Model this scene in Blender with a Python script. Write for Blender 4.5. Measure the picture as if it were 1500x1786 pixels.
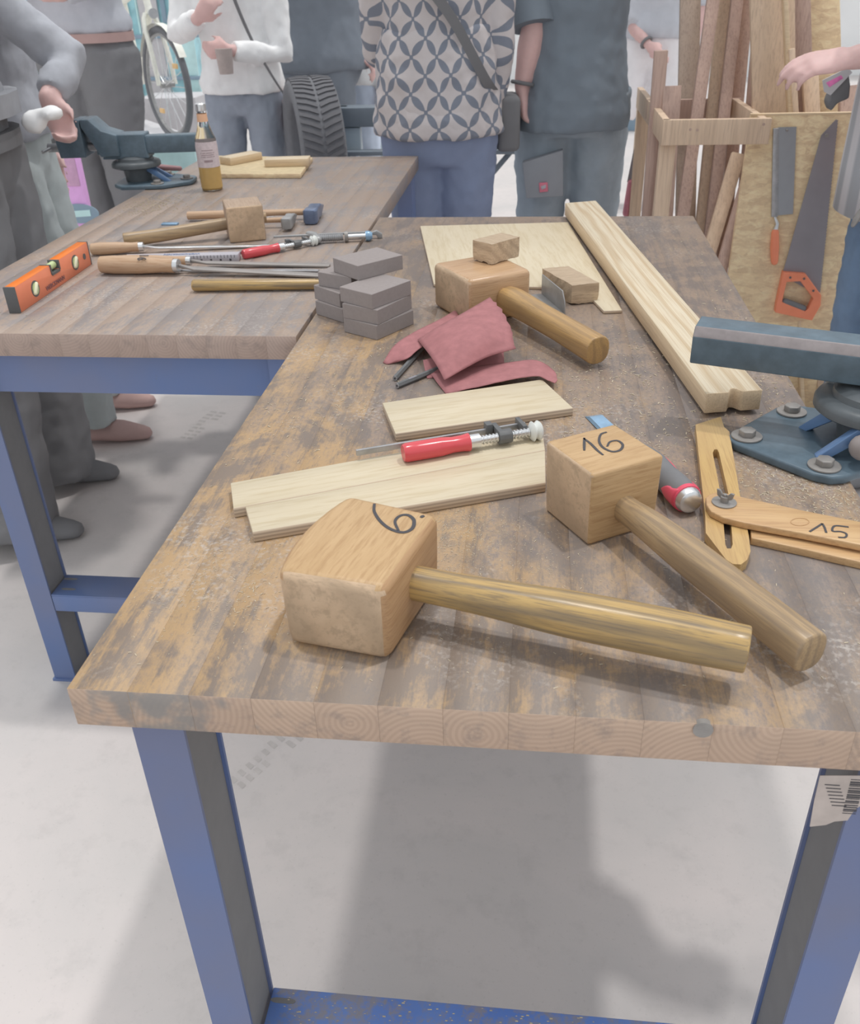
import bpy, bmesh, math, random
from mathutils import Vector, Matrix, noise
PI = math.pi
random.seed(7)
for o in list(bpy.data.objects): bpy.data.objects.remove(o)
scene = bpy.context.scene
COL = scene.collection
V = Vector
T = 0.81                        # height of the worktops above the floor

# ---------------------------------------------------------------- camera
CF = 1573.57; YAW = -0.12728; PITCH = 0.53968; ROLL = -0.034404
CAM = V((0.38608, -0.54226, 0.51414 + T))
FWD = V((math.sin(YAW)*math.cos(PITCH), math.cos(YAW)*math.cos(PITCH), -math.sin(PITCH)))
_r0 = V((math.cos(YAW), -math.sin(YAW), 0)); _u0 = _r0.cross(FWD)
RIGHT = math.cos(ROLL)*_r0 + math.sin(ROLL)*_u0
UP = -math.sin(ROLL)*_r0 + math.cos(ROLL)*_u0
cd = bpy.data.cameras.new('camera'); cam = bpy.data.objects.new('camera', cd); COL.objects.link(cam)
cd.sensor_fit = 'HORIZONTAL'; cd.sensor_width = 36; cd.lens = CF/1500*36
cd.clip_start = 0.01; cd.clip_end = 100
m = Matrix((RIGHT, UP, -FWD)).transposed().to_4x4(); m.translation = CAM
cam.matrix_world = m
cd.dof.use_dof = True; cd.dof.focus_distance = 1.15; cd.dof.aperture_fstop = 15
scene.camera = cam

# ---------------------------------------------------------------- light
w = bpy.data.worlds.new('world'); scene.world = w; w.use_nodes = True
bg = w.node_tree.nodes['Background']; bg.inputs[0].default_value = (0.93, 0.965, 1.0, 1); bg.inputs[1].default_value = 1.2
def sun(name, d, s, ang, col):
    l = bpy.data.lights.new(name, 'SUN'); l.energy = s; l.angle = math.radians(ang); l.color = col
    o = bpy.data.objects.new(name, l); COL.objects.link(o); o.location = (0, 0, 6)
    o.rotation_euler = V(d).to_track_quat('-Z', 'Y').to_euler(); return o
sun('hall_light', (0.14, -0.10, -1), 1.12, 3.5, (1, .975, .94))
sun('hall_light', (-0.30, -0.15, -1), 1.32, 2.5, (1, .975, .95))
vs = scene.view_settings
scene.display_settings.display_device = 'sRGB'
vs.view_transform = 'Standard'; vs.look = 'None'; vs.exposure = -0.5; vs.gamma = 1.0; vs.use_curve_mapping = False

# ---------------------------------------------------------------- picking: photo position -> place in the room
def ray(x, y): return (FWD*CF + RIGHT*(x-750) - UP*(y-893)).normalized()
def at(x, y, h=0.0):
    d = ray(x, y); return CAM + d*((T+h-CAM.z)/d.z)
def atY(x, y, Y):
    d = ray(x, y); return CAM + d*((Y-CAM.y)/d.y)
def atX(x, y, X):
    d = ray(x, y); return CAM + d*((X-CAM.x)/d.x)

# ---------------------------------------------------------------- materials
def lin(c): c /= 255.0; return c/12.92 if c <= .04045 else ((c+.055)/1.055)**2.4
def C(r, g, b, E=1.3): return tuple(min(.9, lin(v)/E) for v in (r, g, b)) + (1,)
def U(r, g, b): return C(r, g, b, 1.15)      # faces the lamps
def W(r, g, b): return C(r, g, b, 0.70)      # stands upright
class NT:
    def __init__(s, name):
        s.m = bpy.data.materials.new(name); s.m.use_nodes = True; s.t = s.m.node_tree
        s.b = s.t.nodes['Principled BSDF']
        s.tc = s.n('ShaderNodeTexCoord')
    def n(s, typ, **k):
        x = s.t.nodes.new(typ)
        for a, b in k.items():
            if a.startswith('i_'):
                x.inputs[int(a[2:]) if a[2:].isdigit() else a[2:].replace('_', ' ')].default_value = b
            else: setattr(x, a, b)
        return x
    def l(s, a, b): s.t.links.new(a, b); return b
    def math(s, op, a, b=None):
        x = s.t.nodes.new('ShaderNodeMath'); x.operation = op
        for i, v in enumerate((a, b)):
            if v is None: continue
            if isinstance(v, (int, float)): x.inputs[i].default_value = v
            else: s.l(v, x.inputs[i])
        return x.outputs[0]
    def mapping(s, scale, src='Object', rnd=False, rot=(0, 0, 0)):
        mp = s.n('ShaderNodeMapping'); mp.inputs['Scale'].default_value = scale; mp.inputs['Rotation'].default_value = rot
        s.l(s.tc.outputs[src], mp.inputs[0])
        if rnd:
            oi = s.n('ShaderNodeObjectInfo'); mu = s.n('ShaderNodeVectorMath', operation='SCALE'); 
            cmb = s.n('ShaderNodeCombineXYZ'); 
            for i in range(3): s.l(oi.outputs['Random'], cmb.inputs[i])
            s.l(cmb.outputs[0], mu.inputs[0]); mu.inputs['Scale'].default_value = 37.0
            s.l(mu.outputs[0], mp.inputs['Location'])
        return mp.outputs[0]
    def noise(s, vec, scale, detail=4, rough=.6, dist=0):
        x = s.n('ShaderNodeTexNoise'); s.l(vec, x.inputs['Vector'])
        x.inputs['Scale'].default_value = scale; x.inputs['Detail'].default_value = detail
        x.inputs['Roughness'].default_value = rough; x.inputs['Distortion'].default_value = dist
        return x.outputs[0]
    def ramp(s, fac, stops):
        x = s.n('ShaderNodeValToRGB'); e = x.color_ramp.elements
        while len(e) < len(stops): e.new(.5)
        for i, (p, c) in enumerate(stops):
            e[i].position = p; e[i].color = c if len(c) == 4 else tuple(c)+(1,)
        s.l(fac, x.inputs[0]); return x.outputs[0]
    def mix(s, fac, a, b, mode='MIX'):
        x = s.n('ShaderNodeMix', data_type='RGBA', blend_type=mode)
        for v, i in ((fac, 0), (a, 6), (b, 7)):
            if isinstance(v, (int, float)): x.inputs[i].default_value = v
            elif isinstance(v, tuple): x.inputs[i].default_value = v
            else: s.l(v, x.inputs[i])
        return x.outputs[2]
    def bump(s, h, strength=.3, dist=.001):
        b = s.n('ShaderNodeBump'); b.inputs['Strength'].default_value = strength; b.inputs['Distance'].default_value = dist
        s.l(h, b.inputs['Height']); s.l(b.outputs[0], s.b.inputs['Normal'])
    def done(s, col=None, rough=.6, metal=0, spec=.4, **k):
        if col is not None:
            if isinstance(col, tuple): s.b.inputs['Base Color'].default_value = col
            else: s.l(col, s.b.inputs['Base Color'])
        s.b.inputs['Roughness'].default_value = rough; s.b.inputs['Metallic'].default_value = metal
        s.b.inputs['Specular IOR Level'].default_value = spec
        for a, b in k.items(): s.b.inputs[a.replace('_', ' ')].default_value = b
        return s.m

def plain(name, col, rough=.6, metal=0, var=.12, scale=30, bump=.0, spec=.4, **k):
    s = NT(name)
    n = s.noise(s.mapping((1, 1, 1)), scale, 3)
    f = s.ramp(n, [(.3, (1-var,)*3), (.7, (1+var*.6,)*3)])
    c = s.mix(1.0, col, f, 'MULTIPLY')
    if bump: s.bump(n, bump, .002)
    return s.done(c, rough, metal, spec, **k)

def wood(name, a, b, grain=(3, 60, 60), wave=None, rough=.5, dark=None, spec=.35, bump=.15, rnd=True, fine=1.0, dust=None):
    """grain runs along the axis with the smallest scale"""
    s = NT(name)
    v = s.mapping(grain, rnd=rnd)
    n = s.noise(v, 1.0, 6, .65, .3)
    c = s.mix(s.ramp(n, [(.30, (0, 0, 0)), (.70, (1, 1, 1))]), a, b)
    n2 = s.noise(s.mapping(tuple(g*6*fine if g > min(grain) else g*3 for g in grain), rnd=rnd), 1.0, 3, .7)
    c = s.mix(s.ramp(n2, [(.36, (.62, .62, .62)), (.52, (0, 0, 0))]), c, dark or tuple(x*.6 for x in b[:3])+(1,))
    if wave:
        wv = s.n('ShaderNodeTexWave', wave_type='BANDS', bands_direction=wave[1]); 
        s.l(s.mapping((wave[3] if len(wave) > 3 else .12,)*3 if False else tuple((.12 if g == min(grain) else 1) for g in grain), rnd=rnd), wv.inputs[0])
        wv.inputs['Scale'].default_value = wave[0]; wv.inputs['Distortion'].default_value = wave[2]; wv.inputs['Detail'].default_value = 2
        wv.inputs['Detail Scale'].default_value = 1.0
        c = s.mix(s.ramp(wv.outputs['Fac'], [(.45, (0, 0, 0)), (.95, (.55, .55, .55))]), c, dark or tuple(x*.7 for x in b[:3])+(1,))
    if dust:
        d = s.noise(s.mapping((1, 1, 1), rnd=rnd), 9, 5, .7)
        c = s.mix(s.ramp(d, [(.52, (0, 0, 0)), (.70, (.7, .7, .7))]), c, dust)
    s.bump(n2, bump, .0008)
    return s.done(c, rough, 0, spec)

def worktop_mat(name, gold, brown, grey, dark, goldamt=.5):
    s = NT(name)
    geo = s.n('ShaderNodeNewGeometry')
    oi = s.n('ShaderNodeObjectInfo')
    def gm(scale):
        mp = s.n('ShaderNodeMapping'); mp.inputs['Scale'].default_value = scale; s.l(geo.outputs['Position'], mp.inputs[0]); return mp.outputs[0]
    big = s.noise(gm((1.6, 1.0, 1)), 3.4, 9, .70, .8)
    med = s.noise(gm((3.0, 1.6, 1)), 4.0, 10, .80, .6)
    grain = s.noise(gm((75, 7, 8)), 1.0, 8, .75)
    fine = s.noise(gm((1.6, 1, 1)), 150, 6, .8)
    mott = s.noise(gm((2.0, 1, 1)), 30, 8, .8)
    xs = s.n('ShaderNodeSeparateXYZ'); s.l(geo.outputs['Position'], xs.inputs[0])
    front = s.math('MULTIPLY', s.math('SUBTRACT', .62, xs.outputs['Y']), .10)    # more bare wood where the hands work, at the near end
    leftw = s.math('MULTIPLY', s.math('SUBTRACT', .25, xs.outputs['X']), .16)
    base = s.mix(s.ramp(grain, [(.3, (0, 0, 0)), (.7, (1, 1, 1))]), brown, grey)
    g = s.math('ADD', s.math('ADD', s.math('MULTIPLY', med, .40), s.math('MULTIPLY', grain, .36)), s.math('ADD', s.math('MULTIPLY', fine, .18), s.math('MULTIPLY', mott, .20)))
    base = s.mix(s.ramp(g, [(.44, (0, 0, 0)), (.56, (.6, .6, .6))]), base, U(170, 146, 124))
    base = s.mix(s.ramp(fine, [(.40, (.45, .45, .45)), (.50, (0, 0, 0))]), base, dark)
    g = s.math('ADD', g, front); g = s.math('ADD', g, leftw)
    g = s.math('ADD', g, s.math('MULTIPLY', s.math('SUBTRACT', oi.outputs['Random'], .5), .07))
    base = s.mix(s.ramp(g, [(.600-.10*goldamt, (0, 0, 0)), (.72-.10*goldamt, (.85, .85, .85))]), base, gold)
    d = s.math('ADD', s.math('ADD', s.math('MULTIPLY', big, .50), s.math('MULTIPLY', mott, .18)), s.math('MULTIPLY', grain, .32))
    base = s.mix(s.ramp(d, [(.485, (0, 0, 0)), (.54, (.75, .75, .75))]), base, dark)
    # light scratches and rubbed in dust
    du = s.noise(gm((1, 1, 1)), 6, 6, .7); du2 = s.noise(gm((1, 1, 1)), 180, 3, .7)
    dd = s.math('MULTIPLY', s.ramp(du, [(.50, (0, 0, 0)), (.68, (1, 1, 1))]), s.ramp(du2, [(.50, (0, 0, 0)), (.63, (.75, .75, .75))]))
    base = s.mix(dd, base, U(205, 196, 188))
    # speckled blotches
    sp = s.n('ShaderNodeTexVoronoi'); sp.inputs['Scale'].default_value = 22; s.l(gm((1, 1, 1)), sp.inputs['Vector'])
    base = s.mix(s.ramp(sp.outputs['Distance'], [(.10, (.35, .35, .35)), (.22, (0, 0, 0))]), base, dark)
    s.bump(s.math('ADD', grain, fine), .25, .0008)
    return s.done(base, .42, 0, .45)

def endgrain(name, a, b, stain=False):
    s = NT(name)
    oi = s.n('ShaderNodeObjectInfo'); mp = s.n('ShaderNodeMapping'); s.l(s.tc.outputs['Object'], mp.inputs[0]); cx = s.n('ShaderNodeCombineXYZ')
    s.l(s.math('MULTIPLY', s.math('SUBTRACT', oi.outputs['Random'], .5), .12), cx.inputs[0])
    s.l(s.math('SUBTRACT', s.math('MULTIPLY', s.math('FRACT', s.math('MULTIPLY', oi.outputs['Random'], 7.31)), .11), .055), cx.inputs[2]); s.l(cx.outputs[0], mp.inputs['Location']); v = mp.outputs[0]
    wv = s.n('ShaderNodeTexWave', wave_type='RINGS', rings_direction='Y'); s.l(v, wv.inputs[0])
    wv.inputs['Scale'].default_value = 62; wv.inputs['Distortion'].default_value = 1.6; wv.inputs['Detail'].default_value = 2; wv.inputs['Detail Scale'].default_value = .8
    c = s.mix(s.ramp(wv.outputs['Fac'], [(.2, (0, 0, 0)), (.8, (.55, .55, .55))]), a, b)
    n = s.noise(s.mapping((1, 1, 1), rnd=True), 35, 5, .7)
    c = s.mix(s.ramp(n, [(.52, (0, 0, 0)), (.66, (.5, .5, .5))]), c, W(120, 110, 105))
    if stain:
        geo = s.n('ShaderNodeNewGeometry'); sx = s.n('ShaderNodeSeparateXYZ'); s.l(geo.outputs['Position'], sx.inputs[0])
        dx = s.math('MULTIPLY', s.math('ABSOLUTE', s.math('SUBTRACT', sx.outputs['X'], .075)), 4.5)
        sn_ = s.n('ShaderNodeTexNoise'); s.l(geo.outputs['Position'], sn_.inputs['Vector']); sn_.inputs['Scale'].default_value = 38; sn_.inputs['Detail'].default_value = 7
        c = s.mix(s.ramp(s.math('SUBTRACT', s.math('ADD', sn_.outputs[0], .12), dx), [(.38, (0, 0, 0)), (.55, (.85, .85, .85))]), c, W(122, 120, 118))
    c = s.mix(s.math('MULTIPLY', oi.outputs['Random'], .25), c, W(140, 120, 108))
    s.bump(n, .3, .001)
    return s.done(c, .65, 0, .3)

M = {}
M['top'] = worktop_mat('worktop_wood', U(198, 163, 118), U(146, 130, 120), U(164, 150, 142), U(120, 113, 112), .85)
M['top2'] = worktop_mat('far_worktop_wood', U(186, 165, 150), U(168, 150, 140), U(176, 162, 155), U(148, 142, 142), .6)
M['end'] = endgrain('stave_end_grain', W(170, 148, 130), W(154, 132, 116), True)
M['end2'] = endgrain('far_stave_end_grain', W(156, 138, 128), W(144, 128, 120))
def concrete():
    s = NT('concrete_floor')
    v = s.mapping((1, 1, 1))
    n = s.noise(v, 1.6, 6, .6, .5); n2 = s.noise(v, 14, 6, .7); n3 = s.noise(v, 160, 2, .6)
    c = s.mix(s.ramp(n, [(.35, (0, 0, 0)), (.68, (1, 1, 1))]), C(198, 194, 192, .98), C(214, 206, 203, .98))
    c = s.mix(s.ramp(n2, [(.52, (0, 0, 0)), (.72, (.35, .35, .35))]), c, C(178, 174, 172, .98))
    c = s.mix(s.ramp(n3, [(.62, (0, 0, 0)), (.75, (.25, .25, .25))]), c, C(170, 165, 162, .98))
    s.bump(n2, .12, .003)
    return s.done(c, .5, 0, .3)
M['floor'] = concrete()
def bluepaint(name, a, b, dusty=False):
    s = NT(name)
    v = s.mapping((1, 1, 1), rnd=True)
    n = s.noise(v, 5, 3, .5)
    c = s.mix(s.ramp(n, [(.35, (0, 0, 0)), (.65, (1, 1, 1))]), a, b)
    sc = s.noise(s.mapping((1, 1, 1), rnd=True), 60, 5, .75)
    c = s.mix(s.ramp(sc, [(.66, (0, 0, 0)), (.72, (.5, .5, .5))]), c, W(95, 95, 105))
    if dusty:
        d = s.noise(v, 30, 8, .8)
        c = s.mix(s.ramp(d, [(.46, (0, 0, 0)), (.58, (.8, .8, .8))]), c, C(150, 144, 142, .9))
    return s.done(c, .32, 0, .5)
M['blue'] = bluepaint('blue_paint', C(90, 110, 156, .85), C(102, 110, 140, .85))
M['bluerail'] = bluepaint('dusty_blue_paint', C(78, 110, 174, .62), C(98, 124, 176, .62), True)
M['blue2'] = bluepaint('far_blue_paint', W(84, 104, 145), W(96, 106, 136))
M['shade_dark'] = plain('unlit_channel_inside', W(113, 113, 114), .8, var=.05)  # shade inside the channels and slots, put in as a dark colour
M['beech'] = wood('beech_mallet', U(218, 184, 140), U(200, 164, 120), (90, 8, 130), None, .42, U(184, 146, 104), fine=.5)
M['beechend'] = wood('beech_end_grain', W(182, 158, 132), W(168, 144, 118), (35, 50, 35), (40, 'DIAGONAL', 2.5), .6, W(148, 128, 106), fine=2.5)
M['beechside'] = wood('beech_side', U(206, 168, 128), U(192, 152, 112), (60, 6, 90), None, .45, U(172, 132, 96))
M['beech2'] = wood('beech_mallet_orange', U(216, 180, 142), U(204, 164, 124), (60, 6, 90), None, .3, U(182, 142, 106), spec=.6)
M['beech3'] = wood('beech_mallet_dull', U(196, 172, 150), U(184, 158, 134), (60, 6, 90), None, .5, U(168, 142, 120))
M['ash'] = wood('ash_handle', U(214, 180, 118), U(192, 158, 104), (5, 140, 140), (34, 'Y', 5), .28, U(120, 108, 94), spec=.55, fine=.5)
M['ash2'] = wood('ash_handle_pale', U(198, 170, 132), U(180, 152, 116), (5, 120, 120), (30, 'Y', 5), .35, U(146, 126, 104), spec=.5, fine=.5)
M['ash3'] = wood('ash_handle_orange', U(208, 168, 112), U(192, 154, 102), (5, 90, 90), (16, 'Y', 7), .32, U(158, 128, 92), spec=.5)
M['pine'] = wood('planed_pine', U(233, 220, 196), U(228, 212, 184), (1.6, 70, 70), (16, 'Y', 9), .5, U(200, 172, 134), spec=.3, bump=.05)
M['pineside'] = wood('pine_edge', W(196, 176, 148), W(184, 164, 136), (3, 80, 80), None, .6, W(168, 146, 120))
M['birch'] = wood('birch_ply_face', U(229, 216, 190), U(223, 208, 179), (4, 25, 25), None, .5, U(210, 192, 158), spec=.3, bump=.05)
def plyedge():
    s = NT('ply_edge'); wv = s.n('ShaderNodeTexWave', wave_type='BANDS', bands_direction='Z')
    s.l(s.mapping((1, 1, 1)), wv.inputs[0]); wv.inputs['Scale'].default_value = 70; wv.inputs['Distortion'].default_value = .4
    c = s.mix(wv.outputs['Fac'], W(150, 134, 118), W(182, 166, 146)); return s.done(c, .7)
M['plyedge'] = plyedge()
def osb(name, k=1.0):
    s = NT(name); v = s.mapping((1, 1, 1), rnd=True)
    vo = s.n('ShaderNodeTexVoronoi'); vo.inputs['Scale'].default_value = 1.0; s.l(s.mapping((30, 45, 75), rnd=True), vo.inputs['Vector'])
    n = s.noise(s.mapping((26, 60, 60), rnd=True), 1, 6, .75, .8)
    sep = s.n('ShaderNodeSeparateColor'); s.l(vo.outputs['Color'], sep.inputs[0])
    c = s.mix(sep.outputs[0], W(200, 178, 144), W(184, 160, 130))
    c = s.mix(s.ramp(n, [(.40, (.7, .7, .7)), (.52, (0, 0, 0))]), c, W(212, 192, 158))
    c = s.mix(s.ramp(n, [(.60, (0, 0, 0)), (.70, (.6, .6, .6))]), c, W(160, 138, 116))
    s.bump(n, .5, .003); return s.done(c, .7)
M['osb'] = osb('strand_board')
M['timber'] = wood('timber_brown', W(168, 144, 132), W(152, 130, 120), (30, 30, 2.5), None, .65, W(136, 114, 106))
M['timber2'] = wood('timber_pale', W(192, 170, 148), W(178, 156, 134), (30, 30, 2.5), None, .65, W(160, 138, 120))
M['timber3'] = wood('timber_grey', W(166, 150, 136), W(154, 138, 126), (30, 30, 2.5), None, .7, W(138, 122, 112))
M['offcut'] = wood('rough_offcut', U(206, 184, 158), U(190, 168, 142), (12, 120, 60), None, .7, U(158, 138, 118))
M['offcutside'] = wood('rough_offcut_side', W(186, 166, 140), W(168, 148, 124), (14, 60, 60), (24, 'DIAGONAL', 3), .8, W(146, 126, 106))
M['sandblock'] = plain('sanding_block_grey', C(152, 144, 142, .95), .95, var=.05, scale=160, bump=.0, spec=.15)
M['sandpaper'] = plain('red_sandpaper', C(174, 117, 119, 1.05), .8, var=.14, scale=60, bump=.15)
M['sandback'] = plain('sandpaper_back', C(150, 110, 110, .95), .8)
M['red'] = plain('red_lacquer', C(222, 84, 92, 1.05), .22, var=.05, spec=.6)
M['redplastic'] = plain('red_plastic', C(228, 90, 112, .95), .35, var=.05)
M['steel'] = plain('bright_steel', (.78, .79, .8, 1), .28, .85, var=.1)
M['dullsteel'] = plain('dull_steel', (.42, .42, .43, 1), .42, .6, var=.15, scale=60)
M['filesteel'] = plain('file_steel', C(168, 162, 158, 1.1), .5, .3, var=.1)
M['bluesteel_and_glint'] = plain('blue_steel_and_reflection', C(150, 185, 215, 1.0), .25, .3, var=.25, scale=25)  # blue steel tone, also the painted reflection on the chisel blade
M['black'] = plain('black_finish', C(96, 97, 98, .85), .45, var=.08)
M['blackrubber'] = plain('black_rubber', C(112, 112, 114, .8), .75, var=.08, bump=.1)
M['bluedark'] = plain('dark_blue_steel', C(118, 132, 160, 1.1), .3, .3, var=.2, scale=40)
M['osbtop'] = plain('pale_board_top', U(218, 198, 160), .7, var=.12, scale=60, bump=.2)
M['ink'] = plain('black_ink', C(88, 86, 90, 1.3), .6, var=.1)
M['vise'] = plain('vise_blue_green_paint', C(100, 119, 132, 1.12), .38, var=.2, scale=45, bump=.08, spec=.5)
M['visebright'] = bluepaint('vise_blue_rib_paint', C(110, 142, 184, 1.0), C(96, 124, 164, 1.0))
M['viserust'] = plain('worn_vise_band', C(152, 144, 144, 1.1), .5, .1, var=.15, scale=60)
M['visedark'] = plain('dark_vise_paint', C(102, 108, 112, 1.15), .4, var=.15)
M['zinc'] = plain('zinc_bolt', C(168, 164, 160, 1.25), .42, .2, var=.12, scale=80)
M['redgrip'] = plain('dull_red_grip', C(176, 112, 122, .75), .5)
M['lever'] = plain('worn_red_lever', C(160, 122, 124, .9), .5, var=.1)
M['clearplastic'] = plain('clear_plastic', C(214, 216, 212, .85), .3, var=.05)
M['orange'] = plain('orange_level_top', U(252, 136, 48), .4, var=.04)
M['orange_side'] = plain('orange_paint', C(232, 126, 96, .72), .4, var=.04)
M['vial'] = plain('green_vial', C(190, 205, 150, .9), .15, var=.1, spec=.7)
M['white'] = plain('white_lacquer', C(210, 206, 214, 1.3), .4, var=.04)
M['whitesheet'] = plain('white_panel', C(214, 214, 216, .62), .5, var=.05, scale=3)
M['sawdust'] = plain('sawdust_chip', C(214, 200, 176, 1.1), .9, var=.15)
M['chisel_handle'] = wood('pale_tool_handle', U(214, 182, 152), U(204, 170, 138), (6, 50, 50), None, .4, U(188, 150, 118))
M['paper'] = plain('torn_label_paper', C(168, 158, 152, .72), .8, var=.15, scale=40)
M['skin'] = plain('skin', C(192, 160, 156, .72), .5, var=.08, scale=20, Subsurface_Weight=.05)
M['skin2'] = plain('skin_greyish', C(174, 152, 152, .70), .5, var=.06, scale=20)  # darker, greyer skin tone
M['hair'] = plain('hair', C(170, 155, 140, .6), .6, var=.3, scale=60)
def cloth(name, r, g, b, var=.1, E=.62, sc=14): return plain(name, C(r, g, b, E), .85, var=var, scale=sc, bump=.2, spec=.15)
M['blackcloth'] = cloth('black_trouser_cloth', 106, 106, 108, .03)
M['navycloth'] = cloth('navy_trouser_cloth', 92, 100, 119, .05, .42)
M['blackcoat'] = cloth('dark_coat_cloth', 104, 110, 118, .05)
M['greyjacket'] = cloth('grey_denim', 128, 129, 133, .12)
M['greydenim'] = cloth('pale_grey_denim', 148, 150, 156, .15)
M['greysweater'] = cloth('grey_sweater_cloth', 162, 164, 170, .06)
M['whitecloth'] = cloth('white_blouse_cloth', 204, 202, 202, .06)
M['greyjeans'] = cloth('grey_jeans', 126, 132, 142, .08)
M['darkshirt'] = cloth('dark_teal_shirt_cloth', 103, 111, 119, .05)
M['cargo'] = cloth('work_trouser_cloth', 108, 116, 123, .10, .42)
M['cargopocket'] = cloth('work_trouser_pocket', 104, 106, 110, .05, .42)
M['jeans'] = cloth('blue_jeans', 100, 118, 140, .1)
M['leather'] = cloth('brown_leather', 156, 132, 128, .06)
M['blackleather'] = cloth('black_leather', 100, 100, 102, .04)
M['olive'] = cloth('olive_trousers', 150, 156, 156, .08)
M['shortgrey'] = cloth('beige_shorts', 196, 194, 196, .05)
def patterned():
    s = NT('patterned_blouse_cloth')
    sx = s.n('ShaderNodeSeparateXYZ'); s.l(s.tc.outputs['Object'], sx.inputs[0])
    wn = s.noise(s.mapping((1, 1, 1)), 5, 2); wn = s.math('MULTIPLY', s.math('SUBTRACT', wn, .5), .9)
    ang = s.math('ARCTAN2', sx.outputs['X'], s.math('MULTIPLY', sx.outputs['Y'], -1.0))
    k = .066
    u0 = s.math('DIVIDE', s.math('MULTIPLY', ang, .21), k); v0 = s.math('DIVIDE', sx.outputs['Z'], k)
    u = s.math('ADD', s.math('ADD', u0, v0), wn); v = s.math('SUBTRACT', v0, s.math('ADD', u0, wn))
    u = s.math('MULTIPLY', u, .62); v = s.math('MULTIPLY', v, .62)
    fu = s.math('FRACT', s.math('ADD', u, 50.)); fv = s.math('FRACT', s.math('ADD', v, 50.))
    tot = None
    for cx, cy in ((0, 0), (1, 0), (0, 1), (1, 1)):
        d = s.math('SQRT', s.math('ADD', s.math('POWER', s.math('ABSOLUTE', s.math('SUBTRACT', fu, float(cx))), 2.), s.math('POWER', s.math('ABSOLUTE', s.math('SUBTRACT', fv, float(cy))), 2.)))
        q = s.math('LESS_THAN', d, .665)
        tot = q if tot is None else s.math('ADD', tot, q)
    pet = s.math('GREATER_THAN', tot, 1.5)
    dm = s.math('LESS_THAN', s.math('ADD', s.math('ABSOLUTE', s.math('SUBTRACT', fu, .5)), s.math('ABSOLUTE', s.math('SUBTRACT', fv, .5))), .13)
    f = s.math('MAXIMUM', pet, dm)
    c = s.mix(f, W(176, 170, 170), W(112, 117, 128))
    s.bump(s.noise(s.mapping((1, 1, 1)), 9, 3), .4, .02)
    return s.done(c, .8, 0, .2)
M['pattern'] = patterned()
def stripes():
    s = NT('striped_apron_cloth'); wv = s.n('ShaderNodeTexWave', wave_type='BANDS', bands_direction='Y')
    s.l(s.mapping((1, 1, 1)), wv.inputs[0]); wv.inputs['Scale'].default_value = 22
    c = s.mix(s.ramp(wv.outputs['Fac'], [(.4, (0, 0, 0)), (.6, (1, 1, 1))]), W(146, 148, 152), W(178, 176, 178)); return s.done(c, .85)
M['stripes'] = stripes()
def glass(name, col, rough=.02):
    s = NT(name); s.b.inputs['Transmission Weight'].default_value = 1.0; s.b.inputs['IOR'].default_value = 1.3
    return s.done(col, rough, 0, .5)
M['glass'] = glass('clear_bottle_glass', (.97, .99, .98, 1))
M['drink'] = plain('orange_drink', C(222, 184, 116, .8), .2, var=.05, spec=.6)
M['label'] = plain('bottle_label_paper', C(180, 168, 170, .65), .6, var=.12, scale=120)
M['neck'] = plain('orange_neck_label', C(214, 160, 130, .65), .5, var=.05)
M['rubber'] = plain('tyre_rubber', C(112, 113, 117, .85), .8, var=.08, bump=.1)
M['cyan'] = plain('pale_blue_display', C(150, 190, 214, .62), .3, var=.35, scale=5)
M['cyan2'] = plain('bright_blue_panel', C(168, 200, 228, .62), .3, var=.15, scale=6)
M['magenta'] = plain('pink_panel', C(226, 150, 208, .62), .5, var=.06)
M['greypanel'] = plain('grey_panel', C(168, 166, 168, .62), .6, var=.1, scale=8)
M['cabinet'] = plain('grey_green_cabinet', C(146, 158, 166, .62), .5, var=.06, scale=4)
M['darkpanel'] = plain('dark_blue_grey_panel', C(118, 136, 150, .62), .5, var=.1, scale=4)
M['cream'] = plain('cream_paint', C(206, 200, 188, .62), .35, var=.08)
M['orange2'] = plain('orange_reflector', C(226, 164, 116, .62), .4, var=.05)
M['sawblade'] = plain('dark_saw_blade', C(122, 118, 122, .62), .42, .25, var=.08, scale=8)
M['sawblade2'] = plain('backed_saw_blade', C(128, 130, 134, .62), .4, .3, var=.08, scale=8)
M['greypave'] = plain('grey_carpet', C(150, 146, 150, .62), .9, var=.3, scale=120)
M['pinkpack'] = plain('pink_print', C(196, 110, 160, .62), .5, var=.3, scale=40)
M['hallwall'] = plain('hall_wall', C(196, 204, 212, .62), .7, var=.08, scale=1.2)

M['redlogo'] = plain('red_patch', C(196, 112, 128, .7), .6)
M['cup'] = plain('paper_cup', C(160, 148, 144, .75), .7)
M['hairblond'] = plain('blond_hair', C(190, 178, 160, .65), .6, var=.25, scale=60)
M['palejeans'] = cloth('pale_jeans_cloth', 172, 182, 196, .06)
M['lips'] = plain('lips', C(186, 130, 128, .66), .4)
M['darkpink'] = plain('mauve_panel', C(176, 140, 166, .62), .6)
M['rubber2'] = plain('tyre_tread', C(118, 118, 122, 1.15), .85, var=.05)
M['darkrim'] = plain('dark_rim', C(104, 112, 122, .62), .4)
M['blackframe'] = plain('black_steel_frame', C(100, 108, 116, .62), .35, var=.05)
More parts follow.
